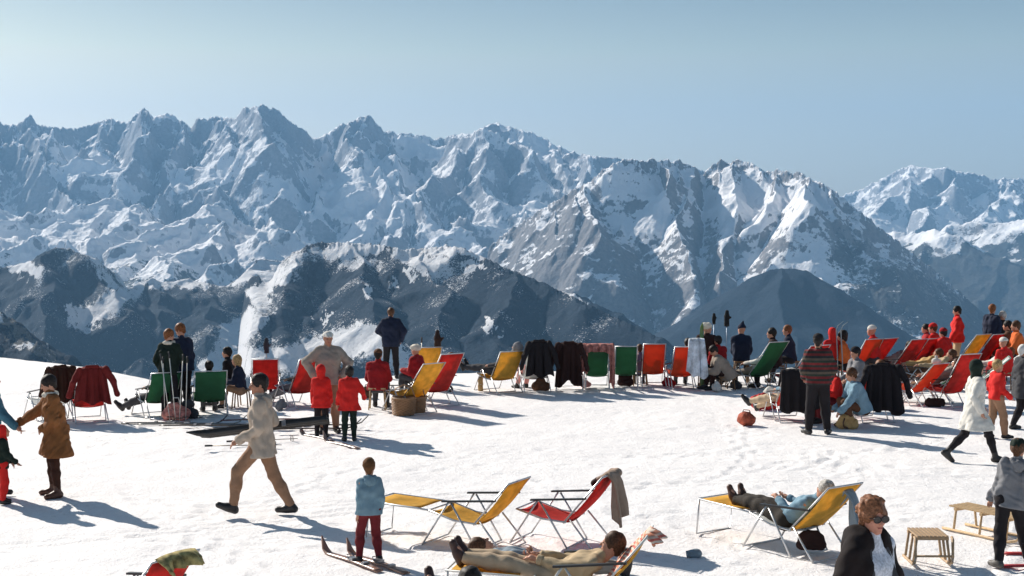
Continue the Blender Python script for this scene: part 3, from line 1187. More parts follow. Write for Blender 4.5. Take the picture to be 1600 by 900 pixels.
def person(label, loc, H=1.72, face=90, res=0.018, group=None, pelvis=(0, 0, 0.93), up=(0, 0.03, 1), fwd=None, look=(0, 1, 0), headup=None,
           feet=((-.11, 0, 0), (.11, 0, 0)), hands=((-.24, .06, .80), (.24, .06, .80)), knee=(0, 1, 0.15), elbow=(0, -1, -.3),
           toe=((-.2, 1, 0), (.2, 1, 0)), top=None, bottom=None, boots=BOOT, skin=SKIN, hair=None, hat=None, hatkind='beanie', toplen=0.0, flare=0.0,
           loose=0.022, slim=0.014, wr=0.012, hairlen=0, glasses=False, curly=False, hood=None, gloves=None, socks=None, scarf=None, collar=None, width=1.0,
           legs=True, eyes=None, ground=True, nocull=False):
    N_PERSON[0] += 1
    sd = N_PERSON[0] * 7
    s = H / 1.75
    root = empty("person", label, "person", loc, R(face - 90), group)
    a3 = lambda v: np.array(v, float)
    P = a3(pelvis) * s
    slim = max(slim, 0.009)
    U = nrm(up)
    Fw = frame(fwd if fwd is not None else (0, 1, 0), U) if abs(U[1]) < 0.95 else frame((0, 0, 1), U)
    if fwd is not None:
        Fw = frame(a3(fwd) - U * (a3(fwd) @ U), U)
    r, f = Fw[:, 0], Fw[:, 1]
    C = P + U * 0.33 * s
    N = P + U * 0.52 * s
    hu = nrm(headup) if headup is not None else nrm(U + a3((0, 0, 0.9)))
    Hc = N + hu * 0.175 * s + f * 0.015 * s
    HF = frame(look, hu)
    hr, hf, hup = HF[:, 0], HF[:, 1], HF[:, 2]
    sh = [N - U * 0.055 * s + r * (x * 0.158 * s * width) for x in (-1, 1)]
    hip = [P + r * (x * 0.088 * s) for x in (-1, 1)]
    foot = [a3(q) * s for q in feet]
    hand = [a3(q) * s for q in hands]
    ank = [q + a3((0, 0, 0.085 * s)) for q in foot]
    kn = [None, None]
    el = [None, None]
    wr_ = [None, None]
    for i in (0, 1):
        kp = a3(knee[i]) if isinstance(knee[0], (tuple, list)) else a3(knee)
        ep = a3(elbow[i]) if isinstance(elbow[0], (tuple, list)) else a3(elbow)
        ep = ep + r * (0.35 * (-1, 1)[i])
        kn[i], ank[i] = two_bone(hip[i], ank[i], 0.425 * s, 0.425 * s, kp)
        el[i], wr_[i] = two_bone(sh[i], hand[i], 0.285 * s, 0.26 * s, ep)

    def body(b, e, legr=None, arms=True):
        g = e * s
        for x in (-1, 1):
            b.cone(P + r * (x * 0.062 * s), C + r * (x * 0.070 * s) + f * 0.01 * s, 0.093 * s + g, 0.098 * s + g, 0.05)
            b.cone(C + r * (x * 0.072 * s), N - U * 0.06 * s + r * (x * 0.085 * s), 0.098 * s + g, 0.058 * s + g * .8, 0.04)
        b.cone(sh[0], sh[1], 0.050 * s + g * .7, 0.050 * s + g * .7, 0.04)
        if arms:
            for i in (0, 1):
                b.cone(sh[i], el[i], 0.048 * s + g * .8, 0.039 * s + g * .8, 0.02)
                b.cone(el[i], wr_[i], 0.038 * s + g * .8, 0.027 * s + g * .8, 0.015)
        return b

    def legs_(b, e, upto=1.0):
        g = e * s
        b.cone(hip[0], hip[1], 0.096 * s + g, 0.096 * s + g, 0.04)
        for i in (0, 1):
            b.cone(hip[i], kn[i], 0.086 * s + g, 0.056 * s + g, 0.03)
            mid = kn[i] * 0.62 + ank[i] * 0.38
            b.cone(kn[i], mid, 0.054 * s + g, 0.056 * s + g, 0.03)
            b.cone(mid, kn[i] * (1 - upto) + ank[i] * upto, 0.054 * s + g, 0.036 * s + g, 0.03)
        return b

    hz_ = s * (1 + max(0, 1.58 - H) * 0.36)
    Hc = N + hu * (0.168 * s + 0.09 * (hz_ - s)) + f * 0.015 * s
    e_ = lambda x, y, z: Hc + (hr * x + hf * y + hup * z) * hz_
    # the body: one continuous skin
    bd = body(Blob(), 0.0)
    if legs:
        legs_(bd, 0.0)
    for i in (0, 1):
        tv = nrm(toe[i])
        if legs:
            bd.cone(ank[i], ank[i] + tv * 0.15 * s - a3((0, 0, 0.045 * s)), 0.036 * s, 0.026 * s, 0.02)
        # hand with five fingers
        d = nrm(wr_[i] - el[i])
        side = nrm(np.cross(d, f) * (-1, 1)[i] + a3((0, 0, 0.01)))
        pn = nrm(np.cross(side, d))
        pw = wr_[i] + d * 0.075 * s
        bd.cone(wr_[i], pw, 0.026 * s, 0.030 * s, 0.015)
        acr = np.cross(d, pn)
        for q, (o_, L) in enumerate(((-.03, .066), (-.01, .078), (.01, .072), (.03, .056))):
            k0 = pw + acr * o_ * s + d * 0.008 * s
            k1 = k0 + (d + pn * 0.25) * L * 0.5 * s
            k2 = k1 + (d * 0.8 + pn * 0.75) * L * 0.5 * s
            bd.cone(k0, k1, 0.0095 * s, 0.0088 * s, 0.004)
            bd.cone(k1, k2, 0.0088 * s, 0.0075 * s, 0.004)
        t0 = wr_[i] + d * 0.03 * s - acr * 0.026 * s
        t1 = t0 + (d * 0.75 - acr * 0.7 + pn * 0.2) * 0.045 * s
        bd.cone(t0, t1, 0.013 * s, 0.011 * s, 0.006)
        bd.cone(t1, t1 + (d * 0.9 + pn * 0.4) * 0.032 * s, 0.011 * s, 0.009 * s, 0.004)
    bd.cone(N - U * 0.02 * s, Hc - hup * 0.05 * s - hf * 0.01 * s, 0.058 * s, 0.052 * s, 0.03)
    bd.ell(e_(0, -0.010, 0.022), a3((.074, .094, .088)) * hz_, HF, 0.02)
    bd.ell(e_(0, 0.018, -0.040), a3((.058, .070, .072)) * hz_, HF, 0.03)
    bd.ell(e_(0, 0.066, -0.093), a3((.024, .022, .020)) * hz_, HF, 0.025)
    bd.cone(e_(0, 0.080, 0.012), e_(0, 0.106, -0.030), 0.008 * hz_, 0.013 * hz_, 0.012)
    bd.cone(e_(-.028, 0.079, 0.018), e_(.028, 0.079, 0.018), 0.009 * hz_, 0.009 * hz_, 0.012)
    for x in (-1, 1):
        bd.ell(e_(.074 * x, -0.012, -0.008), a3((.010, .018, .030)) * hz_, HF, 0.008)
        bd.ell(e_(.036 * x, 0.062, -0.026), a3((.020, .018, .018)) * hz_, HF, 0.015)
    bd.cone(e_(-.018, 0.083, -0.062), e_(.018, 0.083, -0.062), 0.008 * hz_, 0.008 * hz_, 0.006)
    cullz = None
    bo = blob(bd, "body", skin, root, res)
    if eyes is None:
        eyes = res < 0.014
    if eyes and not glasses:
        for x in (-1, 1):
            b = Blob().ell(e_(.030 * x, 0.083, 0.000), a3((.012, .007, .006)) * hz_, HF)
            blob(b, "eye", plain("dark_eye", (0.03, 0.02, 0.015), 0.2), root, 0.004)
    if eyes:
        b = Blob().cone(e_(-.017, 0.0905, -0.062), e_(.017, 0.0905, -0.062), 0.0045 * hz_, 0.0045 * hz_)
        blob(b, "mouth", cloth("lips", (0.36, 0.09, 0.08), 0.5, 0.1), root, 0.004)
    # trousers, boots
    if legs:
        if bottom is not None:
            tb = legs_(Blob(), slim, 0.93)
            if toplen <= 0:
                tb.cone(P - r * .05 * s, P + U * 0.08 * s - r * .05 * s, 0.098 * s, 0.098 * s, 0.04)
                tb.cone(P + r * .05 * s, P + U * 0.08 * s + r * .05 * s, 0.098 * s, 0.098 * s, 0.04)
            blob(tb, "trousers", bottom, root, max(res, 0.010), min(wr * 0.22, slim * .5), 34, sd + 1)
        if socks is not None:
            b = Blob()
            for i in (0, 1):
                b.cone(kn[i] * 0.45 + ank[i] * 0.55, ank[i], 0.060 * s, 0.046 * s, 0.02)
            blob(b, "socks", socks, root, max(res, 0.012), 0.006, 40, sd)
        for i in (0, 1):
            tv = nrm(toe[i])
            dn = nrm(ank[i] - kn[i])
            b = Blob()
            sole_up = a3((0, 0, 1)) if abs(tv[2]) < 0.9 else nrm(-dn)
            sole_up = nrm(sole_up - tv * (sole_up @ tv))
            b.cone(ank[i] - dn * 0.085 * s, ank[i], 0.050 * s, 0.048 * s, 0.02)
            b.cone(ank[i] - sole_up * 0.035 * s - tv * 0.035 * s, ank[i] + tv * 0.06 * s - sole_up * 0.032 * s, 0.046 * s, 0.050 * s, 0.03)
            b.cone(ank[i] + tv * 0.05 * s - sole_up * 0.040 * s, ank[i] + tv * 0.165 * s - sole_up * 0.045 * s, 0.046 * s, 0.038 * s, 0.03)
            b.cut(ank[i] - sole_up * 0.082 * s, -sole_up)
            blob(b, "boot", boots, root, max(min(res, 0.014), 0.009), 0.0)
    # upper garment
    if top is not None:
        b = body(Blob(), loose)
        if toplen > 0 or flare > 0:
            hem = P - U * (toplen * s)
            if toplen > 0.25 and legs and abs(U[2]) > 0.5:
                hem = P - a3((0, 0, 1)) * toplen * s
            for x in (-1, 1):
                b.cone(P + r * (x * 0.062 * s), hem + r * (x * (0.075 + flare) * s), (0.100 + loose) * s, (0.104 + loose * .8 + flare) * s, 0.05)
                if legs and toplen > 0.25:
                    b.cone(P, P * 0.2 + kn[(x + 1) // 2] * 0.8, (0.105 + loose) * s, (0.10 + flare) * s, 0.06)
            b.cut(hem, -U if toplen <= 0.25 else a3((0, 0, -1)))
        else:
            b.cut(P - U * 0.06 * s, -U)
        b.cone(N - U * 0.03 * s, N + hu * 0.045 * s, 0.075 * s, 0.064 * s, 0.02)
        blob(b, "jacket", top, root, max(res, 0.009), wr * 1.0, 24, sd)
        if res < 0.0135:
            for i in (0, 1):
                d = nrm(wr_[i] - el[i])
                blob(Blob().cone(wr_[i] - d * .030 * s, wr_[i] + d * .004 * s, (.030 + loose * .85) * s, (.031 + loose * .85) * s).cut(wr_[i] + d * .010 * s, d).cut(wr_[i] - d * .045 * s, -d), "cuff", top, root, .009)
    if collar is not None:
        b = Blob()
        for q in range(9):
            an = q / 8 * 2 * math.pi
            p0 = N + hu * 0.02 * s + (r * math.cos(an) * 0.085 + f * math.sin(an) * 0.07) * s
            an2 = (q + 1) / 8 * 2 * math.pi
            p1 = N + hu * 0.02 * s + (r * math.cos(an2) * 0.085 + f * math.sin(an2) * 0.07) * s
            b.cone(p0, p1, 0.036 * s, 0.036 * s, 0.02)
        blob(b, "collar", collar, root, max(res, 0.011), 0.012, 60, sd + 3)
    if hood is not None:
        b = Blob()
        b.ell(N - f * 0.085 * s - U * 0.035 * s, a3((.105, .060, .085)) * s, Fw, .02)
        b.cone(N - f * .05 * s - r * .075 * s + U * .02 * s, N - f * .05 * s + r * .075 * s + U * .02 * s, .035 * s, .035 * s, .03)
        blob(b, "hood", hood, root, max(res, .010), .012, 40, sd + 6)
    if scarf is not None:
        b = Blob().cone(N + hu * 0.01 * s, N + hu * 0.075 * s, 0.080 * s, 0.070 * s)
        b.cone(N + f * .09 * s, N + f * 0.13 * s - U * 0.2 * s, 0.035 * s, 0.03 * s)
        blob(b, "scarf", scarf, root, max(res, 0.012), 0.012, 40, sd + 4)
    if gloves is not None:
        for i in (0, 1):
            d = nrm(wr_[i] - el[i])
            b = Blob().cone(wr_[i], wr_[i] + d * 0.07 * s, 0.038 * s, 0.042 * s).cone(wr_[i] + d * 0.08 * s, wr_[i] + d * 0.15 * s + f * .02 * s, 0.036 * s, 0.026 * s, 0.02)
            b.cone(wr_[i] + d * 0.03 * s, wr_[i] + d * 0.09 * s + f * 0.04 * s, 0.018 * s, 0.014 * s)
            blob(b, "glove", gloves, root, max(min(res, 0.014), 0.011))
    # hair and headwear
    if hair is not None:
        b = Blob()
        g = 0.016 if not curly else 0.022
        b.ell(e_(0, -0.018, 0.034), a3((.074 + g, .090 + g, .088 + g)) * hz_, HF, 0.01)
        if hairlen > 0:
            b.cone(e_(0, -0.05, 0), e_(0, -0.055, -hairlen), 0.072 * hz_, 0.055 * hz_, 0.03)
            b.cone(e_(-.055, -0.02, 0), e_(-.06, -0.01, -hairlen * .8), 0.032 * hz_, 0.028 * hz_, 0.03)
            b.cone(e_(.055, -0.02, 0), e_(.06, -0.01, -hairlen * .8), 0.032 * hz_, 0.028 * hz_, 0.03)
        else:
            b.cone(e_(0, -0.06, 0), e_(0, -0.062, -0.055), 0.060 * hz_, 0.042 * hz_, 0.02)
        b.ell(e_(0, 0.115, -0.015), a3((.058, .062, .075)) * hz_, HF, 0.01, True)
        b.ell(e_(0, 0.09, -0.065), a3((.075, .085, .085)) * hz_, HF, 0.01, True)
        if curly:
            r_ = np.random.RandomState(5)
            for q in range(70):
                th, ph = r_.uniform(0, 6.28), r_.uniform(-0.35, 1.3)
                p = e_(0.090 * math.cos(th) * math.cos(ph), -0.022 + 0.100 * math.sin(th) * math.cos(ph), 0.034 + 0.100 * math.sin(ph))
                if (math.sin(th) > 0.15 and ph < 0.55):
                    continue
                b.cone(p, p + (hr * r_.uniform(-.02, .02) + hup * r_.uniform(-.03, .01)) * s, 0.026 * s, 0.018 * s, 0.006)
            for x in (-1, 1):
                b.cone(e_(.072 * x, -.035, .0), e_(.066 * x, -.045, -.055), 0.030 * hz_, 0.026 * hz_, 0.01)
            b.cone(e_(0, -.07, .0), e_(0, -.075, -.075), 0.06 * hz_, 0.05 * hz_, 0.01)
        blob(b, "hair", hair, root, max(min(res, 0.014), 0.006), 0.008 if curly else 0.005, 60, sd)
    if hat is not None:
        b = Blob()
        if hatkind == 'beanie':
            b.ell(e_(0, -0.014, 0.052), a3((.092, .110, .088)) * hz_, HF, 0.01)
            b.cut(e_(0, 0, 0.022), -nrm(hup + hf * 0.25))
        elif hatkind == 'pointed':
            b.ell(e_(0, -0.014, 0.052), a3((.092, .110, .080)) * hz_, HF, 0.01)
            b.cone(e_(0, -0.02, 0.10), e_(0, -0.05, 0.20), 0.06 * hz_, 0.018 * hz_, 0.03)
            b.cut(e_(0, 0, 0.022), -nrm(hup + hf * 0.25))
        elif hatkind == 'fur':
            b.ell(e_(0, -0.012, 0.060), a3((.115, .128, .085)) * hz_, HF, 0.01)
        elif hatkind == 'cap':
            b.ell(e_(0, -0.014, 0.052), a3((.092, .110, .075)) * hz_, HF, 0.01)
            b.cone(e_(-.03, 0.075, 0.045), e_(-.025, 0.13, 0.035), 0.03 * hz_, 0.018 * hz_, 0.02)
            b.cone(e_(.03, 0.075, 0.045), e_(.025, 0.13, 0.035), 0.03 * hz_, 0.018 * hz_, 0.02)
            b.cut(e_(0, 0, 0.028), -hup)
        elif hatkind == 'hood':
            b.ell(e_(0, -0.025, 0.020), a3((.100, .115, .118)) * hz_, HF, 0.02)
            b.cone(e_(0, -.04, -.02), N, 0.08 * hz_, 0.09 * hz_, 0.04)
            b.ell(e_(0, 0.125, -0.005), a3((.068, .075, .085)) * hz_, HF, 0.01, True)
        blob(b, {"hood": "hood"}.get(hatkind, "hat"), hat, root, max(min(res, 0.014), 0.009), 0.014 if hatkind == 'fur' else 0.004, 55, sd)
    if glasses:
        b = MB()
        gl = MB()
        for x in (-1, 1):
            c = e_(.033 * x, 0.100, 0.004)
            ring = []
            for q in range(14):
                an = q / 14 * 2 * math.pi
                ring.append(Vector(c + (hr * math.cos(an) * 0.031 + hup * math.sin(an) * 0.024) * s))
            b.tube(ring, 0.0035, 6, closed=True)
            gl.add([Vector(c)] + [Vector(c) + (p - Vector(c)) * 0.95 for p in ring], [(0, 1 + q, 1 + (q + 1) % 14) for q in range(14)])
            gl.add([Vector(c - hf * .004)] + [Vector(c - hf * .004) + (p - Vector(c)) * 0.95 for p in ring], [(0, 1 + (q + 1) % 14, 1 + q) for q in range(14)])
            b.tube([Vector(e_(.063 * x, 0.098, 0.010)), Vector(e_(.082 * x, 0.02, 0.008)), Vector(e_(.080 * x, -0.03, -0.002))], 0.003, 6)
        b.tube([Vector(e_(-.008, 0.103, 0.010)), Vector(e_(.008, 0.103, 0.010))], 0.003, 6)
        go = b.build("glasses", plain("dark_frame", (0.03, 0.02, 0.02), 0.3), root)
        gl.build("lens", plain("dark_lens", (0.015, 0.012, 0.012), 0.08), go)
    root["_dims"] = 0
    del root["_dims"]
    info = dict(P=P, U=U, N=N, Hc=Hc, hand=wr_, f=f, r=r, s=s, kn=kn, ank=ank, e=e_, HF=HF, sh=sh, el=el)
    return root, info


# ---------------------------------------------------------------- deckchairs
CH_SEAT = [(0.42, 0.385), (0.28, 0.345), (0.12, 0.305), (-0.02, 0.285), (-0.14, 0.285)]


def deckchair(label, loc, face, canvas, ang=42, w_=0.50, L=0.78, footrest=None, group="deckchairs on the snow terrace", seat_mat=None, arms=True, lod=8, tube=ALU, pillow=None):
    o = empty("deckchair", label, "deckchair", loc, R(face - 90), group)
    ca, sa = math.cos(R(ang)), math.sin(R(ang))
    h = w_ / 2
    # canvas of the back: sagging a little between the side tubes
    P = []
    for i in range(9):
        t = i / 8
        row = []
        for j in range(7):
            x = -h + w_ * j / 6
            sag = 0.035 * math.sin(math.pi * t) * (1 - 0.25 * (x / h) ** 2) + 0.02 * (1 - (x / h) ** 2) * math.sin(math.pi * t)
            y = -0.14 - ca * L * t - sa * sag
            z = 0.285 + sa * L * t - ca * sag * 0.9
            row.append((x, y, z))
        P.append(row)
    MB().sheet(P, 0.006).build("backrest", canvas, o)
    P = []
    for (y, z) in CH_SEAT:
        P.append([(-h + w_ * j / 6, y, z - 0.028 * (1 - ((-h + w_ * j / 6) / h) ** 2)) for j in range(7)])
    MB().sheet(P, 0.006).build("seat", seat_mat or canvas, o)
    hx = h + 0.018
    top = (-0.14 - ca * (L + .02), 0.285 + sa * (L + .02))
    f = MB()
    tr = 0.011
    f.tube([(-hx, -0.13, 0.28), (-hx, top[0], top[1]), (hx, top[0], top[1]), (hx, -0.13, 0.28)], tr, lod)
    f.build("back_frame", tube, o)
    f = MB()
    f.tube([(-hx, -0.16, 0.29), (-hx, 0.12, 0.305), (-hx, 0.43, 0.39), (hx, 0.43, 0.39), (hx, 0.12, 0.305), (hx, -0.16, 0.29)], tr, lod)
    f.build("seat_frame", tube, o)
    for sx in (-1, 1):
        x = sx * (hx + 0.022)
        b = MB().tube([(x, 0.50, 0.012), (x, 0.17, 0.50)], tr, lod)
        b.build("leg", tube, o)
        b = MB().tube([(x, 0.14, 0.50), (x, -0.18, 0.012)], tr, lod)
        b.build("leg", tube, o)
        b = MB().tube([(x - sx * .02, -0.20, 0.33), (x, -0.48, 0.012)], tr, lod)
        b.build("leg", tube, o)
        if arms:
            yb = -0.14 - ca * 0.36
            zb = 0.285 + sa * 0.36
            b = MB().box((x, (0.22 + yb) / 2, 0.515 + (zb - 0.515) / 2), (0.042, 0.22 - yb + 0.06, 0.018), Matrix.Rotation(-math.atan2(zb - 0.505, 0.22 - yb), 3, 'X'))
            b.build("armrest", DARKM, o)
    x = hx + 0.022
    for y in (0.50, -0.18, -0.48):
        MB().tube([(-x, y, 0.013), (x, y, 0.013)], tr * .9, lod).build("crossbar", tube, o)
    if footrest is not None:
        P = [[(-h + w_ * j / 6, 0.56 + 0.62 * t, 0.40 + 0.02 * t - 0.03 * math.sin(math.pi * t) * (1 - ((-h + w_ * j / 6) / h) ** 2)) for j in range(7)] for t in (0, .2, .4, .6, .8, 1)]
        fr = MB().sheet(P, 0.006).build("footrest", footrest, o)
        MB().tube([(-hx, 0.44, 0.39), (-hx, 0.58, 0.40), (-hx, 1.22, 0.42), (hx, 1.22, 0.42), (hx, 0.58, 0.40), (hx, 0.44, 0.39)], tr, lod).build("footrest_frame", tube, o)
        MB().tube([(-hx, 1.20, 0.42), (-hx, 1.24, 0.02), (hx, 1.24, 0.02), (hx, 1.20, 0.42)], tr, lod).build("footrest_leg", tube, o)
    return o


def sitter_pose(ang=42, feet_up=False, look=None, straight=False):
    """someone lying back in a deckchair, in the chair's own frame (for a 1.75 m body)"""
    ca, sa = math.cos(R(ang)), math.sin(R(ang))
    d = dict(pelvis=(0, -0.03, 0.41), up=(0, -ca, sa), fwd=(0, sa, ca), headup=(0, -ca * .8, sa), look=look or (0, 0.9, 0.25))
    d['hands'] = ((-.12, 0.16, 0.56), (.12, 0.16, 0.56))
    d['elbow'] = (0, -0.3, -1)
    if feet_up:
        d['feet'] = ((-.09, 0.90, 0.42), (.09, 0.90, 0.42))
        d['knee'] = (0, 0, 1)
        d['toe'] = ((-.12, .35, 1), (.12, .35, 1))
    elif straight:
        d['feet'] = ((-.09, 0.90, 0.03), (.09, 0.92, 0.03))
        d['knee'] = (0, 0.3, 1)
        d['toe'] = ((-.3, .6, .8), (.3, .6, .8))
    else:
        d['feet'] = ((-.12, 0.55, 0.0), (.12, 0.55, 0.0))
        d['knee'] = (0, 0.6, 1)
    return d


def hanging_coat(label, name, loc, face, mat, ang=42, L=0.78, w_=0.50, drop=0.85, res=0.018, spread=0.06, sleeves=True, seed=0, front=0.35, thick=0.05, cat="coat", sleeve_mat=None):
    """a coat hung over a chair back; the chair stands at the same loc and face"""
    o = empty(name, label, cat, loc, R(face - 90))
    ca, sa = math.cos(R(ang)), math.sin(R(ang))
    ty, tz = -0.14 - ca * (L + .02), 0.285 + sa * (L + .02)
    rs_ = np.random.RandomState(seed)
    ph = rs_.uniform(0, 6.28, 6)
    nu, nf, nb_ = 26, 7, 18
    th = 0.010 + thick * 0.25
    P = []
    fold = max(2.0, w_ / 0.11)
    for i in range(nf + nb_ + 1):
        row = []
        for q in range(nu + 1):
            u = -1 + 2 * q / nu
            wob_ = math.sin(u * fold * 2.2 + ph[0]) + 0.6 * math.sin(u * fold * 4.1 + ph[1]) + .4 * math.sin(u * fold * 1.1 + ph[2])
            if i <= nf:
                t = 1 - i / nf
                x = u * (w_ / 2) * (1 - .06 * t)
                y = ty + ca * front * t * (1 + .10 * math.sin(u * 3 + ph[3])) + .012 * math.sin(math.pi * t) * wob_ * sa
                z = tz - sa * front * t * (1 + .10 * math.sin(u * 3 + ph[3])) + .030 + 0.012 * wob_ * t
            else:
                t = (i - nf) / nb_
                dl = drop * (1 + 0.07 * math.sin(u * 2.3 + ph[4]) + .05 * math.sin(u * 6 + ph[5]) - .06 * u ** 4)
                A = 0.010 + 0.030 * min(t * 1.4, 1)
                x = u * (w_ / 2 + spread * t) + .010 * t * math.sin(u * 9 + ph[1])
                y = ty - 0.030 - 0.035 * min(t * 5, 1) - A * wob_ - .04 * t
                z = max(tz + .030 - dl * t - .02 * (1 - (1 - t) ** 6), 0.02)
            z -= (0.085 if sleeves else 0.04) * abs(u) ** 3 * (1 if i > nf else .4)
            row.append((x, y, z))
        P.append(row)
    MB().sheet(P, th).build("cloth", mat, o)
    if sleeves:
        b = Blob()
        b.cone((-.09, ty - .03, tz + .03), (.09, ty - .03, tz + .03), .032, .032, .02).cone((-.09, ty - .03, tz + .03), (-.11, ty + .03, tz + .01), .03, .02, .02).cone((.09, ty - .03, tz + .03), (.11, ty + .03, tz + .01), .03, .02, .02)
        blob(b, "collar", mat, o, res, 0.006, 30, seed + 2)
    if sleeves:
        for s_ in (-1, 1):
            b = Blob()
            x = s_ * (w_ / 2 + 0.0)
            L2 = min(0.55, drop * .8)
            b.cone((x, ty - 0.04, tz - 0.03), (x + s_ * (0.06 + spread * .6), ty - 0.12, tz - L2 * .5), 0.068, 0.060, 0.04)
            b.cone((x + s_ * (0.06 + spread * .6), ty - 0.12, tz - L2 * .5), (x + s_ * (0.085 + spread * 1.1), ty - 0.11, max(tz - L2, 0.06)), 0.055, 0.045, 0.02)
            blob(b, "sleeve", sleeve_mat or mat, o, res, 0.012, 22, seed + 5)
    return o


# ---------------------------------------------------------------- skis, poles, bags
def ski(label, loc, rz, L=1.9, col=(0.05, 0.05, 0.05), tilt=0.0, group="skis", bind=True, roll=0):
    m = plain("ski_lacquer", col, 0.3)
    o = empty("ski", label, "ski", loc, rz, group)
    P = []
    n = 16
    for i in range(n + 1):
        t = i / n
        y = L * t
        z = 0.012 + 0.012 * math.sin(math.pi * min(t / .85, 1)) + (0.16 * ((t - .87) / .13) ** 2 if t > .87 else 0)
        wd = 0.042 * (1 if t < .9 else max(0.12, 1 - ((t - .9) / .1) ** 2))
        P.append([(-wd, y, z), (0, y, z + .003), (wd, y, z)])
    MB().sheet(P, 0.016).build("ski_board", m, o)
    if bind:
        b = MB().box((0, L * .45, 0.045), (0.075, 0.10, 0.03)).box((0, L * .45 - 0.24, 0.04), (0.07, 0.05, 0.025))
        b.tube([(-.045, L * .45 + .02, .05), (-.03, L * .45 + .08, .075), (.03, L * .45 + .08, .075), (.045, L * .45 + .02, .05)], 0.006, 6)
        b.build("binding", plain("binding_steel", (0.35, 0.35, 0.36), 0.35, 0.8), o)
    if tilt:
        o.rotation_euler = (tilt, roll, rz)
    return o


def ski_pole(label, loc, H=1.2, lean=(0.05, 0.0), group="ski poles", col=(0.55, 0.55, 0.56), glove=None, basket=True):
    o = empty("ski_pole", label, "ski pole", loc, 0, group)
    t = Vector((lean[0], lean[1], 1)).normalized()
    MB().tube([t * 0.0, t * H], [0.006, 0.009], 8).build("shaft", plain("pole_tube", col, 0.35, 0.5), o)
    MB().tube([t * (H - .01), t * (H + .11)], [0.014, 0.017], 8).build("grip", plain("black_rubber", (0.02, 0.02, 0.02), 0.6), o)
    if basket:
        b = MB()
        c = t * 0.10
        b.tube([c + Vector((math.cos(q * math.pi / 6) * .06, math.sin(q * math.pi / 6) * .06, 0)) for q in range(12)], 0.005, 6, closed=True)
        for q in range(2):
            a = q * math.pi / 2
            b.tube([c + Vector((math.cos(a) * .06, math.sin(a) * .06, 0)), c - Vector((math.cos(a) * .06, math.sin(a) * .06, 0))], 0.003, 5)
        b.build("basket", plain("pole_leather", (0.12, 0.08, 0.05), 0.7), o)
    return o


def glove_on(label, loc, H, lean, col, res=0.014, big=1.0):
    t = Vector((lean[0], lean[1], 1)).normalized()
    o = empty("mitten", label, "mitten", loc)
    c = t * (H + .08)
    b = Blob().cone(c - t * 0.09 * big, c + t * 0.05 * big, 0.05 * big, 0.055 * big, 0.02).cone(c + t * .05 * big, c + t * 0.15 * big, 0.055 * big, 0.035 * big, 0.02)
    b.cone(c + Vector((0.03, 0, 0)) * big, c + Vector((0.085, 0, 0.05)) * big, 0.025 * big, 0.018 * big, 0.015)
    blob(b, "palm", cloth("mitten_wool", col), o, res, 0.01, 40)
    MB().tube([c - t * .13 * big, c - t * .09 * big], 0.05 * big, 10).build("cuff", cloth("mitten_cuff", tuple(v * .7 + .02 for v in col)), o)
    return o


def lump(label, name, cat, loc, prims, mat, res=0.014, wrinkle=0.012, wfreq=25, face=90, part=None, seed=0, extras=()):
    """a soft thing built from blended shapes, with further parts"""
    o = empty(name, label, cat, loc, R(face - 90))
    b = Blob()
    for q in prims:
        if len(q) == 4:
            b.cone(q[0], q[1], q[2], q[3], 0.03)
        else:
            b.ell(q[0], q[1], None, 0.02)
    blob(b, part or "fabric", mat, o, res, wrinkle, wfreq, seed)
    for nm, m, mb in extras:
        mb.build(nm, m, o)
    return o
# ---------------------------------------------------------------- colours of clothes
C_ = {}
for _n, _c in dict(cream=(0.45, 0.365, 0.29), tan=(0.29, 0.165, 0.10), suede=(0.24, 0.095, 0.032), black=(0.018, 0.015, 0.017), navy=(0.016, 0.022, 0.045), maroon=(0.15, 0.018, 0.022),
                   ltblue=(0.17, 0.27, 0.33), bluegrey=(0.22, 0.27, 0.31), red=(0.62, 0.022, 0.018), darkred=(0.33, 0.015, 0.018), brownblack=(0.035, 0.016, 0.014), beige=(0.30, 0.255, 0.21),
                   greenblack=(0.014, 0.024, 0.018), brown=(0.12, 0.055, 0.03), tanlight=(0.48, 0.36, 0.22), grey=(0.20, 0.20, 0.21), dgrey=(0.055, 0.055, 0.06), white=(0.66, 0.63, 0.57),
                   stocking=(0.055, 0.022, 0.014), teal=(0.07, 0.19, 0.25), orange=(0.60, 0.13, 0.03), pink=(0.62, 0.27, 0.24), socks=(0.66, 0.64, 0.52), jeans=(0.20, 0.32, 0.40),
                   hairbrown=(0.085, 0.038, 0.018), hairdark=(0.018, 0.013, 0.011), hairred=(0.20, 0.072, 0.025), hairblond=(0.42, 0.27, 0.12), fur=(0.66, 0.60, 0.50), burgundy=(0.17, 0.018, 0.016),
                   hairgrey=(0.45, 0.42, 0.38), curl=(0.23, 0.095, 0.045), straw=(0.50, 0.31, 0.13), violet=(0.16, 0.13, 0.20)).items():
    C_[_n] = cloth("cloth_" + _n, _c) if not (_n.startswith("hair") or _n == "curl") else cloth(_n, _c, 0.6, 0.5, 55)
STRIPE = striped("striped_wool", [(0.022, 0.022, 0.02), (0.16, 0.014, 0.016), (0.025, 0.035, 0.025), (0.10, 0.075, 0.055), (0.02, 0.02, 0.02), (0.14, 0.014, 0.014)], 4.3)
SHIRTP = cloth("pale_blouse", (0.60, 0.62, 0.68), 0.8, 0.25, 60)
TOWELS = striped("striped_towel", [(0.70, 0.25, 0.14), (0.75, 0.60, 0.48), (0.62, 0.14, 0.10), (0.72, 0.48, 0.36)], 14)
LN = "deckchairs on the snow terrace"

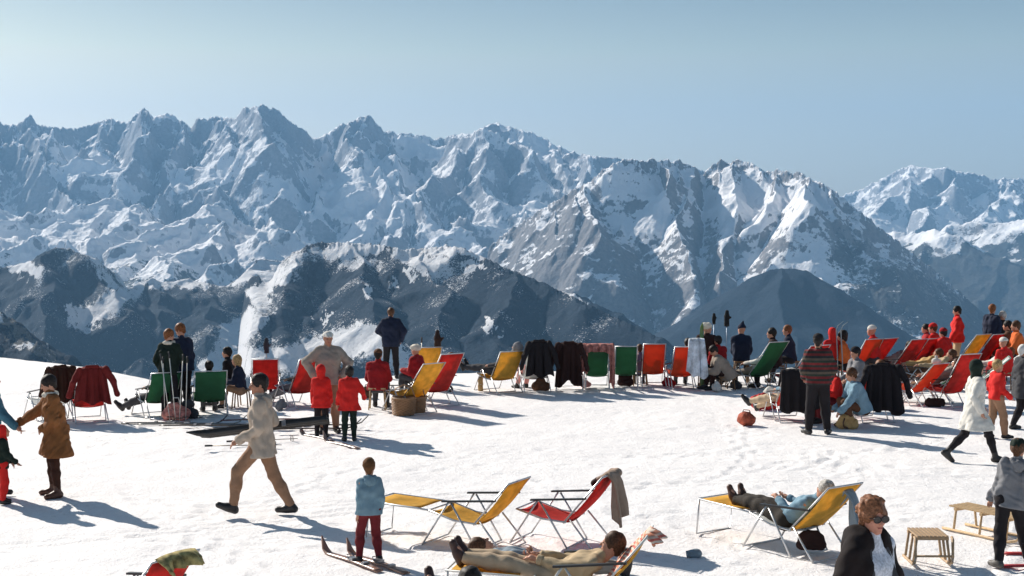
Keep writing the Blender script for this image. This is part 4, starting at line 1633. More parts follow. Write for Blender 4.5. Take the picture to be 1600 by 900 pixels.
# ================================================================ foreground
# walking man in the cream jacket
person("man striding over the snow in cream anorak and tan trousers, dark hair", at(410, 806), 1.80, 183, 0.009,
       pelvis=(0, 0, 0.875), up=(0, 0.035, 1), look=(-0.28, 1, -0.05), feet=((-.07, .33, .045), (.08, -.34, .0)), toe=((-.1, 1, .42), (.15, 1, 0)),
       hands=((-.17, .24, .93), (.20, .12, .99)), elbow=(0, -1, -.5), top=C_['cream'], bottom=C_['tan'], hair=C_['hairdark'], toplen=0.16, flare=0.02, loose=0.034, slim=0.016,
       wr=0.015, skin=SKIN_D, hood=C_['cream'])
# woman in the suede coat
person("woman in brown suede coat reaching out a bare hand, dark hair, brown stockings", at(88, 776), 1.60, 205, 0.009,
       pelvis=(0, -.02, 0.93), up=(0, 0.16, 1), look=(0.15, 1, -0.35), feet=((-.17, .0, 0), (.15, .02, 0)), toe=((-.3, 1, 0), (.25, 1, 0)),
       hands=((-.06, .17, .99), (.34, .48, 1.02)), elbow=((-.8, -.6, -1), (.2, -.4, -1)), top=C_['suede'], bottom=C_['stocking'], boots=BROWNBOOT, hair=C_['hairdark'],
       toplen=0.34, flare=0.07, loose=0.042, slim=0.004, wr=0.02, collar=C_['fur'])
# child on skis
kid = at(578, 881)
person("small child from behind in pale blue sweater and maroon trousers on skis", kid, 1.10, 105, 0.008,
       pelvis=(0, 0, 0.90), look=(.25, 1, 0.0), feet=((-.17, .04, 0.02), (.15, -.03, 0.02)), hands=((-.19, .02, .84), (.19, .10, .88)), top=C_['ltblue'], bottom=C_['maroon'],
       hair=cloth("light_brown_hair", (0.13, 0.06, 0.025)), loose=0.018, slim=0.018, toplen=0.08, wr=0.012, width=.86, hood=C_['ltblue'])
for k, (dx, dy) in enumerate(((-.16, .0), (.12, -.10))):
    p = kid + Vector((dx, dy, 0))
    L = 1.15
    a = R(128)
    ski(("short brown ski under the child's outer foot, tip pointing uphill", "short brown ski under the child's inner foot, nearest the crowd")[k],
        (p.x - math.cos(a) * L * .42, p.y - math.sin(a) * L * .42, p.z + 0.005), a - R(90), L, (0.30, 0.16, 0.11), group=None)
# woman with sunglasses
person("elderly woman with curly reddish hair and sunglasses, black coat open over white blouse", at(1357, 1152), 1.64, 306, 0.008,
       pelvis=(0, 0, 0.93), look=(.30, 1, -0.08), up=(0, 0.02, 1), feet=((-.1, .0, 0), (.1, 0, 0)), hands=((-.24, .08, .80), (.24, .08, .80)), top=SHIRTP, bottom=C_['black'],
       hair=C_['curl'], curly=True, glasses=True, loose=0.012, toplen=0.10, wr=0.008, skin=cloth("ruddy_skin", (0.56, 0.25, 0.17), 0.55, 0.10, 10), width=1.03)


def open_coat(owner_label, H, face, loc, mat, lining):
    """an open coat over the shoulders, its fronts hanging apart"""
    root = [o for o in COL.objects if o.get("label") == owner_label][0]
    s = H / 1.75
    b = Blob()
    for x in (-1, 1):
        b.cone((x * .075 * s, -.045 * s, 1.43 * s), (x * .12 * s, -.07 * s, .98 * s), .115 * s, .145 * s, .05)
        b.cone((x * .12 * s, -.07 * s, .98 * s), (x * .16 * s, -.05 * s, .55 * s), .145 * s, .17 * s, .05)
        b.cone((x * .10 * s, -.01 * s, 1.44 * s), (x * .19 * s, -.01 * s, 1.39 * s), .075 * s, .078 * s, .04)
        b.cone((x * .185 * s, -.01 * s, 1.38 * s), (x * .275 * s, -.03 * s, 1.09 * s), .080 * s, .080 * s, .04)
        b.cone((x * .275 * s, -.03 * s, 1.09 * s), (x * .255 * s, .06 * s, .84 * s), .076 * s, .058 * s, .03)
        b.cone((x * .12 * s, .04 * s, 1.40 * s), (x * .17 * s, .085 * s, .95 * s), .050 * s, .060 * s, .04)
        b.cone((x * .17 * s, .085 * s, .95 * s), (x * .18 * s, .07 * s, .55 * s), .060 * s, .075 * s, .04)
        b.cone((x * .055 * s, -.05 * s, 1.50 * s), (x * .09 * s, .02 * s, 1.48 * s), .042 * s, .040 * s, .03)
    b.cone((-.06 * s, -.055 * s, 1.495 * s), (.06 * s, -.055 * s, 1.495 * s), .045 * s, .045 * s, .03)
    # the opening in front
    b.cone((0, .16 * s, 1.52 * s), (0, .21 * s, .5 * s), .095 * s, .135 * s, .01, True)
    b.cone((0, .03 * s, 1.60 * s), (0, .08 * s, 1.44 * s), .075 * s, .06 * s, .01, True)
    b.cut((0, 0, .5 * s), (0, 0, -1))
    blob(b, "coat", mat, root, 0.010, 0.022, 14, 3)
    b = Blob()
    for x in (-1, 1):
        b.cone((x * .085 * s, .055 * s, 1.44 * s), (x * .125 * s, .135 * s, 1.16 * s), .018 * s, .024 * s, .02)
        b.cone((x * .125 * s, .135 * s, 1.16 * s), (x * .14 * s, .145 * s, .80 * s), .020 * s, .014 * s, .02)
    blob(b, "lapel", lining, root, 0.008, 0.004, 20, 4)


open_coat("elderly woman with curly reddish hair and sunglasses, black coat open over white blouse", 1.64, 306, None, cloth('black_wool_coat', (0.016, 0.011, 0.011)), C_['dgrey'])

# yellow chair with footrest, empty
deckchair("empty yellow deckchair with its yellow footrest out, nearest the child", at(742, 851), 153, YEL, ang=49, L=0.60, footrest=YEL, seat_mat=YEL, group=LN)
# red chair with jacket over its back
cl = at(878, 848)
deckchair("empty red deckchair with a jacket hung over its top", cl, 155, RED, ang=50, L=0.66, group=LN)
hanging_coat("fawn jacket with brown cuff slung over the top of the empty red chair", "jacket", cl, 155, cloth("fawn_jacket", (0.34, 0.25, 0.19)), ang=50, L=0.66, w_=0.24,
             drop=0.50, res=0.011, spread=0.0, sleeves=False, seed=4, front=0.20, thick=0.07, cat="jacket")
_j = [q for q in COL.objects if q.get("label", "").startswith("fawn jacket")][0]
blob(Blob().cone((.14, -.60, .80), (.26, -.50, .78), .05, .045, .03).cone((.26, -.50, .78), (.30, -.30, .66), .045, .038, .03), "sleeve", cloth("fawn_jacket", (0.34, 0.25, 0.19)), _j, .011, .006, 30)
blob(Blob().cone((.30, -.31, .665), (.305, -.26, .635), .045, .040, .03), "cuff", C_['brownblack'], _j, .011)

# man in the yellow chair
cl = at(1244, 862)
deckchair("yellow deckchair with a man lying in it, feet on the footrest", cl, 127, YEL, ang=45, L=0.72, footrest=YEL, seat_mat=WHT, group=LN)
sp_ = sitter_pose(36, feet_up=True)
sp_['pelvis'] = (0, .10, .38)
sp_['feet'] = ((-.06, 1.08, .44), (.10, 1.10, .44))
sp_['hands'] = ((-.10, 0.20, 0.62), (.14, 0.24, 0.60))
person("man stretched out in a yellow deckchair, brown boots and dark knee breeches", cl, 1.56, 127, 0.010, top=C_['jeans'], bottom=cloth("dark_breeches", (0.05, 0.042, 0.035)), boots=BROWNBOOT,
       socks=C_['socks'], hair=C_['hairgrey'], slim=0.03, loose=0.02, **sp_)
o = lump("black bag hanging under the occupied yellow chair", "bag", "bag", cl + Vector((0.14, -0.10, 0)), [((-.10, 0, .10), (.10, 0, .10), .060, .060), ((-.09, 0, .17), (.09, 0, .17), .052, .052), ((-.06, 0, .22), (.06, 0, .22), .035, .035)],
         C_['brownblack'], 0.012, 0.006, extras=[("handle", DARKM, MB().tube([(-.08, 0, .22), (-.06, 0, .30), (.06, 0, .30), (.08, 0, .22)], .008, 6))])
hanging_coat("grey jacket trailing from the far edge of the occupied yellow chair", "jacket", cl + Vector((0.10, 0.02, 0)), 127, C_['bluegrey'], ang=45, L=0.60, w_=0.14, drop=0.40, res=0.012, spread=0.0,
             sleeves=False, seed=9, front=0.25, thick=0.05, cat="jacket")

# person in cream trousers, foot of the picture
cl = Vector((0.66, 12.42, 0))
cl.z = gz(cl.x, cl.y)
deckchair("yellow deckchair with footrest under the sunbather in cream trousers", cl, 168, YEL, ang=50, L=0.64, footrest=YEL, seat_mat=YEL, group=LN, tube=plain("white_lacquered_tube", (0.7, 0.7, 0.66), 0.4))
sp_ = sitter_pose(22, feet_up=True)
sp_['pelvis'] = (0, .34, .36)
sp_['headup'] = (0, -.6, .7)
sp_['feet'] = ((-.08, 1.18, .44), (.08, 1.20, .44))
sp_['hands'] = ((-.08, 0.44, 0.54), (.10, 0.46, 0.54))
person("sunbather in cream trousers with brown boots up on the footrest", cl, 1.66, 168, 0.010, top=C_['tanlight'], bottom=cloth("cream_trousers", (0.52, 0.39, 0.26)), boots=plain("dark_brown_boot", (0.055, 0.022, 0.014), .5),
       hair=C_['hairbrown'], slim=0.024, loose=0.024, wr=0.016, toplen=0.04, **sp_)
hanging_coat("orange and cream striped towel over the backrest behind the sunbather", "towel", cl, 168, TOWELS, ang=50, L=0.62, w_=0.44, drop=0.05, res=0.011, spread=0.0, sleeves=False, seed=12,
             front=0.50, thick=0.025, cat="towel")
# sunbather lying on the snow behind
person("sunbather lying on the snow behind the cream trousers, blue grey pullover", at(832, 906), 1.66, 10, 0.012, pelvis=(0, .10, .14), up=(0, -1, .22), fwd=(0, .2, 1), headup=(0, -1, .75),
       look=(-.2, .5, .9), feet=((-.1, .95, .0), (.1, .95, .0)), hands=((-.2, -.1, .2), (.2, -.1, .25)), elbow=(0, -.2, -1), knee=(0, 0, 1), toe=((0, .2, 1), (0, .2, 1)),
       top=C_['bluegrey'], bottom=C_['beige'], hair=C_['hairbrown'], loose=.03)
# boots that reach in at the bottom
cl = Vector((-0.40, 10.62, 0))
cl.z = gz(cl.x, cl.y)
deckchair("deckchair at the foot of the picture from which a boot sticks up", cl, 100, RED, ang=40, L=0.70, footrest=RED, group=LN)
sp_ = sitter_pose(40, feet_up=True)
sp_['feet'] = ((-.12, .98, .43), (.10, .92, .18))
sp_['knee'] = (0, 0, -1)
person("sunbather of whom only one upturned brown boot shows", cl, 1.75, 100, 0.016, top=C_['dgrey'], bottom=C_['dgrey'], boots=plain("dark_brown_boot", (0.055, 0.022, 0.014), .5), hair=C_['hairdark'], **sp_)
# red chair bottom left with towel
cl = Vector((-3.20, 11.50, 0))
cl.z = gz(cl.x, cl.y)
deckchair("red deckchair topped by a folded olive towel, cut by the picture's lower edge", cl, 150, RED, ang=50, L=0.66, group=LN)
hanging_coat("olive and cream towel folded over the top of the lowest red chair", "towel", cl, 150, cloth("olive_towel", (0.36, 0.29, 0.12), 0.9, 0.6, 12), ang=50, L=0.66, w_=0.44, drop=0.08, res=0.011,
             spread=0.0, sleeves=False, seed=14, front=0.16, thick=0.03, cat="towel")
# blue grey mitten on the snow
o = lump("small blue grey woollen mitten dropped on the bare snow", "mitten", "mitten", at(1085, 871), [((-.03, 0, .04), (.03, 0, .045), .045, .05), ((0, .03, .03), (.05, .06, .03), .025, .02)],
         C_['bluegrey'], 0.008, 0.004, part="palm", extras=[("cuff", C_['bluegrey'], MB().tube([(-.085, 0, .035), (-.04, 0, .04)], .036, 10))])


def sled(label, loc, face, n=6, L=0.85, wood_m=WOODL, w_=0.32, h=0.24):
    o = empty("wooden_sled", label, "sled", loc, R(face - 90), "slatted wooden sleds")
    for i in range(n):
        x = -w_ / 2 + w_ * (i + .5) / n
        MB().box((x, 0, h), (w_ / n * .68, L * .92, 0.018)).build("slat", wood_m, o)
    for y in (-L * .36, 0, L * .36):
        MB().box((0, y, h - .025), (w_ * 1.02, 0.04, 0.030)).build("crosspiece", wood_m, o)
        for sx in (-1, 1):
            MB().tube([(sx * w_ * .46, y, h - .02), (sx * w_ * .56, y, 0.045)], .014, 8).build("post", wood_m, o)
    for sx in (-1, 1):
        x = sx * w_ * .57
        pts = [(x, -L * .52, .028), (x, L * .38, .028), (x, L * .50, .06), (x, L * .57, .13), (x, L * .55, h - .02), (x, L * .47, h)]
        MB().tube(pts, .016, 8).build("runner", wood_m, o)
        MB().tube([(p[0], p[1], p[2] - .014) for p in pts[:4]], .008, 6).build("runner_iron", plain("runner_steel", (.4, .38, .36), .35, .8), o)
    MB().tube([(-w_ * .57, L * .55, .13), (w_ * .57, L * .55, .13)], .012, 8).build("pull_bar", wood_m, o)
    return o


sled("small slatted wooden sled standing alone beside the woman with sunglasses", at(1449, 880), 268, wood_m=wood("weathered_sled_wood", (0.50, 0.34, 0.20)), n=8, L=.46, w_=.33, h=.32)
sled("pale wooden sled held by the boy in the grey sweater", at(1548, 838), -58, wood_m=WOODL, n=5, L=1.0, w_=.34, h=.29)
# boy pulling the sled
person("boy in grey sweater and black trousers gripping the pale sled", at(1578, 886), 1.34, 80, 0.009, pelvis=(0.0, 0, .90), up=(0.16, 0.06, 1), look=(.6, 1, .1), feet=((-.16, -.1, 0), (.26, .16, 0)),
       toe=((-.6, 1, 0), (.5, 1, 0)), hands=((-.22, .22, .84), (.40, .1, .85)), elbow=(0, -.6, -1), top=C_['grey'], bottom=C_['black'], hair=C_['hairbrown'], hat=C_['greenblack'], loose=.034, toplen=.10,
       slim=.022, hood=C_['grey'], boots=plain("grey_boot", (.09, .08, .07), .6), wr=.02)
ski("red ski lying on the snow behind the boy's legs", at(1568, 866), R(-98), 1.9, (0.42, 0.03, 0.03), group="red skis at the edge")
ski("red ski with a paler tip lying nearer, beyond the boy's boots", at(1562, 886), R(-92), 1.9, (0.36, 0.03, 0.035), group="red skis at the edge")

# ================================================================ group at the left edge
person("adult in teal jacket and dark trousers, half cut by the picture's edge", at(-13, 772), 1.62, 10, 0.012, pelvis=(0, 0, .93), look=(.1, 1, 0), top=C_['teal'], bottom=C_['brownblack'], hair=C_['hairdark'],
       hands=((-.2, .3, .95), (.22, .42, .92)), loose=.03, toplen=.1, feet=((-.05, -.05, 0), (.12, .12, 0)))
person("child in red hat, dark green jacket and red trousers beside the teal adult", at(4, 787), 0.98, 20, 0.010, look=(.1, 1, .2), top=C_['greenblack'], bottom=C_['red'], hat=C_['red'], hatkind='hood',
       hands=((-.2, .2, .9), (.2, .3, .95)), loose=.04, slim=.03, toplen=.12)
cl = at(76, 655)
deckchair("deckchair behind the suede coat, hidden under a dark brown jacket", cl, 130, WHT, ang=60, L=0.80, group=LN)
hanging_coat("dark brown jacket spread over a chair behind the suede coat", "jacket", cl, 130, cloth("dark_brown_cloth", (0.05, 0.022, 0.014)), ang=60, L=0.80, w_=0.46, drop=0.58, res=0.014, seed=21, spread=.08, thick=.06, cat="jacket")
cl = at(138, 657)
deckchair("deckchair at far end of the row, hidden under a burgundy sweater", cl, 115, RED, ang=62, L=0.80, group=LN)
hanging_coat("burgundy sweater with hanging sleeves draped over a chair back", "sweater", cl, 115, C_['burgundy'], ang=62, L=0.80, w_=0.46, drop=0.60, res=0.014, seed=22, spread=.10, thick=.06, cat="sweater")

# ================================================================ couple with ski poles
person("woman in dark green jacket with thick white fur collar, auburn hair", at(264, 652), 1.66, 75, 0.014, up=(0, .05, 1), look=(.7, 1, -.25), top=C_['greenblack'], bottom=C_['black'], hair=C_['hairred'], collar=C_['fur'],
       loose=.04, toplen=.08, hands=((-.25, .15, .95), (.2, .35, 1.1)), slim=.015)
person("man in navy jacket bowed towards the fur collar, black trousers", at(287, 648), 1.74, 140, 0.014, up=(0, .12, 1), look=(-.3, 1, -.6), top=C_['navy'], bottom=C_['black'], hair=C_['hairred'], loose=.045, toplen=.10,
       hands=((-.25, .3, 1.1), (.24, .1, .85)), slim=.02)
for i, (px, py, lean, lab) in enumerate(((258, 655, (-.03, 0.02), "metal ski pole planted outermost beside the fur collar woman"), (266, 660, (-.14, .03), "metal ski pole leaning outwards before the fur collar woman"),
                                         (275, 662, (-.09, 0), "metal ski pole between the couple, slightly tilted"), (280, 662, (.06, .02), "metal ski pole crossing the man's dark trousers"),
                                         (290, 660, (.04, -.02), "metal ski pole nearest the green chair behind the couple"))):
    ski_pole(lab, at(px, py), (1.05, 1.15, 1.2, 1.15, 1.1)[i], lean, "ski poles planted by the couple", (0.72, 0.70, 0.64))
lump("pink and white bag on the snow at the couple's feet", "bag", "bag", at(275, 657), [((-.14, 0, .12), (.14, 0, .13), .12, .12), ((-.10, 0, .24), (.08, 0, .25), .08, .06)], cloth("pink_bag", (.55, .22, .18), .9, .5, 12), 0.016, .02,
     extras=[("handle", C_['white'], MB().tube([(-.08, 0, .30), (-.05, 0, .42), (.05, 0, .42), (.08, 0, .30)], .012, 6))])
lump("dark rucksack propped beside the pink bag", "rucksack", "rucksack", at(295, 654), [((-.06, 0, .10), (.08, 0, .10), .10, .10), ((-.05, 0, .25), (.06, 0, .27), .09, .07)], C_['dgrey'], 0.016, .02,
     extras=[("strap", DARKM, MB().tube([(-.06, -.1, .3), (-.07, -.15, .2), (-.06, -.12, .06)], .012, 6))])
cl = at(246, 650)
deckchair("green deckchair partly hidden by the couple's ski poles", cl, 125, GRN, ang=58, L=0.66, w_=.56, group=LN)
sp_ = sitter_pose(56, straight=True)
person("sunbather in the green chair by the couple, only grey boots clear of it", cl, 1.7, 155, 0.018, top=C_['greenblack'], bottom=C_['dgrey'], hair=C_['hairdark'], **sp_)
cl = at(327, 648)
deckchair("green deckchair standing free between the couple and the striding man", cl, 106, GRN, ang=58, L=0.68, w_=.56, group=LN)
person("sunbather with dark head just above the free green chair", cl, 1.62, 103, 0.018, top=C_['violet'], bottom=C_['dgrey'], hair=C_['hairdark'], **sitter_pose(60))


def SIT(look=(0, 1, 0), lean=.15, seat=.46, hands=None):
    return dict(pelvis=(0, 0, seat + .02), up=(0, lean, 1), look=look, feet=((-.13, .42, 0), (.13, .42, 0)), knee=(0, .5, 1), hands=hands or ((-.14, .36, .64), (.14, .36, .64)))


def stool(label, loc, h=.42, m=WOODM):
    o = empty("stool", label, "stool", loc, 0, "low stools among the chairs")
    MB().box((0, 0, h), (.34, .30, .03)).build("seat", m, o)
    for sx in (-1, 1):
        for sy in (-1, 1):
            MB().tube([(sx * .13, sy * .11, h - .01), (sx * .16, sy * .14, .0)], .014, 6).build("leg", m, o)
    return o


p = at(362, 634)
person("seated figure in dark clothes behind the striding man's back", p, 1.6, 170, 0.018, top=C_['black'], bottom=C_['dgrey'], hair=C_['hairdark'], **SIT())
stool("low stool under the dark seated figure behind the striding man", p)
p = at(377, 638)
person("seated figure with blond hair close behind the striding man", p, 1.5, 175, 0.018, top=C_['navy'], bottom=C_['tan'], hair=C_['hairblond'], hairlen=.1, **SIT(seat=.40))
stool("low stool under the blond figure behind the striding man", p, .36)
cl = at(415, 628)
deckchair("small red deckchair just beyond the striding man's head", cl, 100, RED, ang=62, L=.70, group=LN)
cl = at(466, 634)
deckchair("red deckchair between the striding man and the girls in red", cl, 128, RED, ang=58, L=.80, w_=.54, group=LN)
person("sunbather in grey with feet out before the red chair behind the striding man", cl, 1.65, 148, 0.018, top=C_['dgrey'], bottom=C_['grey'], hair=C_['hairbrown'], **sitter_pose(56, straight=True))
ski_pole("tall ski pole standing behind the striding man's head", at(417, 628), 1.05, (0.0, 0), "ski poles planted along the crest", (.6, .5, .45))
glove_on("dark mitten stuck on the pole behind the striding man's head", at(417, 628), 1.05, (0, 0), (.05, .05, .06))

# skis lying in a heap on the snow behind the striding man
_sk = [((190, 662), -3, (.05, .045, .04), "dark ski lying flat, its tail towards the burgundy sweater"), ((215, 665), 2, (.22, .2, .18), "grey ski in the heap before the pink bag"),
       ((330, 668), 4, (.035, .03, .028), "black ski lying in the heap beyond the striding man"), ((250, 669), -4, (.12, .09, .07), "brown ski nearest the ski poles of the couple"),
       ((345, 662), 6, (.16, .06, .05), "dull red ski in the heap behind the striding man"), ((400, 672), 5, (.06, .05, .04), "dark ski running from the striding man towards the girls"),
       ((385, 680), 9, (.10, .08, .06), "brownish ski crossing behind the striding man's jacket")]
for k, ((px, py), a, c, lab) in enumerate(_sk):
    ski(lab, at(px, py) + Vector((0, 0, .012 * k)), R(-90 + a), 1.95, c, group="skis lying in a heap on the snow")
_a, _b = Vector((-2.28, 17.28, 1.14)), Vector((-3.98, 17.34, .93))
for k, lab in enumerate(("long black ski carried level at the striding man's hip, the nearer of the pair", "long black ski carried level at the striding man's hip, the farther of the pair")):
    o = ski(lab, _a + Vector((0.02 * k, .035 * k, -.03 * k)), 0, 1.72, (.022, .02, .018), group="pair of skis carried by the striding man", bind=k == 0)
    yv = (_b - _a).normalized()
    zv = Vector((0, -1, .35)) if k == 0 else Vector((0, 1, .1))
    xv = yv.cross(zv).normalized()
    zv = xv.cross(yv)
    o.rotation_euler = Matrix((xv, yv, zv)).transposed().to_euler()
for k, (px, py, a) in enumerate(((465, 690, 30), (440, 700, 18))):
    o = ski_pole(("thin ski pole lying flat beside the striding man's back", "second thin ski pole lying flat nearer to the striding man's hip")[k], at(px, py) + Vector((0, 0, .05)), 1.1, (0, 0), "ski poles lying on the snow", (.2, .17, .14))
    o.rotation_euler = (0, R(88), R(180 + a))

# ================================================================ beige man and girls in red
person("man in open beige anorak and white cap, hands on hips, brown trousers", at(513, 676), 1.76, 285, 0.013, up=(0, .01, 1), look=(-.05, 1, -.05), top=C_['beige'], bottom=C_['tan'], hat=C_['white'], hatkind='cap', skin=SKIN_D,
       loose=.05, toplen=.10, flare=.03, hands=((-.24, .10, .98), (.26, .13, 1.02)), elbow=((-1.6, -.5, -.3), (1.6, -.5, -.3)), slim=.02, feet=((-.13, 0, 0), (.13, .05, 0)), eyes=True)
person("girl in red hooded jacket and black trousers standing close to the beige anorak", at(502, 684), 1.22, 85, 0.012, look=(.2, 1, .1), top=C_['red'], bottom=C_['black'], hat=C_['red'], hatkind='hood', loose=.035, toplen=.20,
       flare=.02, hands=((-.22, .1, .85), (.22, .1, .85)), slim=.016)
person("girl in bright red jacket with dark hair, arms held out", at(546, 690), 1.24, 100, 0.012, look=(-.3, 1, .05), top=C_['red'], bottom=C_['greenblack'], hair=C_['hairdark'], loose=.035, toplen=.20, flare=.03,
       hands=((-.26, .12, .88), (.36, .18, 1.0)), slim=.016, hairlen=.05)
for k, (px, py) in enumerate(((520, 690), (560, 702))):
    ski(("short ski beneath the hooded girl", "short ski beneath the dark haired girl")[k], at(px, py), R(38), 1.1, (.32, .22, .18), group="short skis of the girls", bind=False)

# ================================================================ navy man and the chairs around him
person("man in navy jacket and black trousers standing at the crest, back turned", at(611, 592), 1.70, 95, 0.014, look=(-.2, 1, 0), top=C_['navy'], bottom=C_['black'], hair=C_['hairbrown'], loose=.055, toplen=.14, slim=.02,
       hands=((-.16, .3, 1.05), (.24, .06, .95)), elbow=((-1.0, -.4, -.5), (.3, -.3, -1)), feet=((-.14, 0, 0), (.14, 0, 0)))
p = at(590, 640)
person("person in dark red anorak seated on a stool, back turned", p, 1.62, 85, 0.014, top=C_['darkred'], bottom=C_['dgrey'], hair=C_['hairdark'], hat=C_['brown'], loose=.05, toplen=.06, **SIT(seat=.44))
stool("pale stool under the person in dark red anorak", p, .42, WOODL)
p = at(655, 622)
person("person in red with a white woollen hat between the yellow chairs", p, 1.55, 150, 0.016, top=C_['darkred'], bottom=C_['dgrey'], hat=C_['fur'], hatkind='fur', loose=.05, **SIT(seat=.42))
stool("low stool under the person with the white woollen hat", p, .36)
cl = at(662, 606)
deckchair("yellow deckchair furthest back beside the poles, only its top showing", cl, 110, YEL, ang=60, L=.74, group=LN)
cl = at(640, 643)
deckchair("yellow deckchair leaning before the red one, above the wicker basket", cl, 132, YEL, ang=48, L=.92, w_=.5, group=LN)
cl = at(676, 632)
deckchair("tall red deckchair just beside the leaning yellow one", cl, 130, RED, ang=56, L=.92, w_=.54, group=LN)
person("sunbather in the tall red chair, mostly hidden behind its canvas", cl, 1.7, 150, 0.018, top=C_['darkred'], bottom=C_['dgrey'], hair=C_['hairbrown'], **sitter_pose(52, straight=True))
ski_pole("ski pole with black grip standing over the yellow chair tops", at(659, 606), 1.02, (0, 0), "ski poles planted along the crest", (.65, .65, .6))
for dx, nm in ((-.05, "thin metal ski pole holding a dark mitten beyond the tall red chair"), (.05, "thin metal ski pole close beside the mitten pole beyond the tall red chair")):
    ski_pole(nm, at(684, 606) + Vector((dx, 0, 0)), 0.92, (dx * .3, 0), "ski poles planted along the crest", (.65, .65, .6))
glove_on("big dark brown mitten on the pole pair beyond the tall red chair", at(684, 606), 0.96, (0, 0), (.04, .025, .022), big=1.35)


def wicker(label, loc, r0=.24, r1=.27, h=.36):
    o = empty("wicker_basket", label, "basket", loc)
    m = wood("wicker", (.36, .19, .09))
    b = MB()
    for k in range(12):
        z = .02 + h * k / 12
        r = r0 + (r1 - r0) * k / 12
        n = 28
        b.tube([((r + .010 * (-1) ** (q + k)) * math.cos(q * 2 * math.pi / n), (r + .010 * (-1) ** (q + k)) * math.sin(q * 2 * math.pi / n), z) for q in range(n)] and
               [Vector(((r + .010 * (-1) ** (q + k)) * math.cos(q * 2 * math.pi / n), (r + .010 * (-1) ** (q + k)) * math.sin(q * 2 * math.pi / n), z)) for q in range(n)], .016, 5, closed=True)
    w_ = b.build("weave", m, o)
    w_["kind"] = "stuff"
    MB().tube([(r1 * math.cos(q * math.pi / 12), r1 * math.sin(q * math.pi / 12), h + .02) for q in range(24)], .022, 6, closed=True).build("rim", m, o)
    MB().tube([(-r1, 0, h), (-r1 * .7, 0, h + .2), (0, 0, h + .27), (r1 * .7, 0, h + .2), (r1, 0, h)], .014, 6).build("handle", m, o)
    MB().tube([(0, 0, .01), (0, 0, .03)], r0 * .98, 20).build("bottom", m, o)
    return o


wicker("brown wicker basket on the snow under the leaning yellow chair", at(631, 648), .20, .22, .30)
wicker("second brown wicker basket tucked against the tall red chair", at(650, 645), .16, .18, .28)

# ================================================================ chairs along the crest
cl = at(779, 612)
deckchair("yellow deckchair alone on the crest, tilted towards the sun", cl, 122, YEL, ang=56, L=.74, w_=.56, group=LN)
person("sunbather in the lone yellow chair with grey hood and legs stretched out", cl, 1.78, 150, 0.016, top=C_['dgrey'], bottom=C_['dgrey'], hat=C_['grey'], hatkind='hood', **sitter_pose(50, feet_up=True))
lump("brown paper parcel standing under the lone yellow chair", "parcel", "parcel", at(751, 611), [((0, 0, .04), (0, 0, .26), .06, .055)], C_['straw'], .014, .01, extras=[("string", C_['white'], MB().tube([(-.062, 0, .15), (0, -.064, .15), (.062, 0, .15), (0, .064, .15)], .006, 5, closed=True))])
cl = at(834, 610)
deckchair("deckchair under the black jacket beside the lone yellow chair", cl, 100, WHT, ang=62, L=.86, group=LN)
hanging_coat("black jacket with wide shoulders spread over a chair on the crest", "jacket", cl, 100, C_['black'], ang=62, L=.90, w_=.44, drop=.70, res=.014, spread=.09, seed=31, thick=.07, cat="jacket")
person("sunbather with pale bare legs in the chair under the black jacket", cl, 1.65, 120, 0.018, top=C_['pink'], bottom=C_['pink'], hair=C_['hairblond'], **sitter_pose(58))
lump("brown leather bag on the snow beneath the black jacket", "bag", "bag", at(845, 612), [((-.10, 0, .12), (.10, 0, .12), .10, .10), ((-.06, 0, .24), (.06, 0, .24), .05, .05)], C_['brown'], .016, .01,
     extras=[("handle", BROWNBOOT, MB().tube([(-.07, 0, .26), (-.04, 0, .36), (.04, 0, .36), (.07, 0, .26)], .012, 6))])
cl = at(891, 608)
deckchair("deckchair buried under the long black coat on the crest", cl, 85, WHT, ang=64, L=.82, group=LN)
hanging_coat("long black coat reaching the snow over a chair on the crest", "coat", cl, 85, C_['brownblack'], ang=64, L=.82, w_=.46, drop=.90, res=.014, spread=.07, seed=32, thick=.07, sleeves=True)
cl = at(932, 606)
deckchair("green deckchair framed by a pink towel on the crest", cl, 90, GRN, ang=60, L=.76, w_=.45, group=LN)
for sx, lab in ((-1, "pink towel hanging down beside the green chair, nearer the black coat"), (1, "long reddish towel hanging between the two green chairs")):
    q = cl + Vector((sx * .30, 0, 0))
    hanging_coat(lab, "towel", q, 90, cloth("rose_towel", (.42, .17, .14), .9, .4, 14), ang=60, L=.80, w_=.10 if sx > 0 else .14, drop=.62 if sx < 0 else .86, res=.016, spread=.0, seed=33 + sx, thick=.045, sleeves=False, cat="towel")
hanging_coat("pink towel laid along the top of the framed green chair", "towel", cl, 90, cloth("rose_towel", (.42, .17, .14), .9, .4, 14), ang=60, L=.80, w_=.58, drop=.16, res=.016, spread=.0, seed=36, thick=.035, sleeves=False, cat="towel")
cl = at(977, 604)
deckchair("green deckchair next to the orange red one on the crest", cl, 88, GRN, ang=60, L=.74, w_=.45, group=LN)
lump("dark box shaped bag below the green chair on the crest", "bag", "bag", at(977, 604), [((-.09, 0, .10), (.09, 0, .10), .09, .09), ((-.09, 0, .22), (.09, 0, .22), .07, .07)], C_['brownblack'], .018, .01,
     extras=[("handle", DARKM, MB().tube([(-.06, 0, .28), (-.04, 0, .36), (.04, 0, .36), (.06, 0, .28)], .012, 6))])
p = at(1000, 602)
person("small seated figure in dark cap between the green and the orange red chair", p, 1.35, 90, .018, top=C_['violet'], bottom=C_['dgrey'], hair=C_['hairbrown'], **SIT(seat=.36))
stool("low stool under the small seated figure on the crest", p, .32)
cl = at(1019, 602)
deckchair("orange red deckchair seen squarely from behind on the crest", cl, 90, ORED, ang=60, L=.78, w_=.46, group=LN)
cl = at(1062, 606)
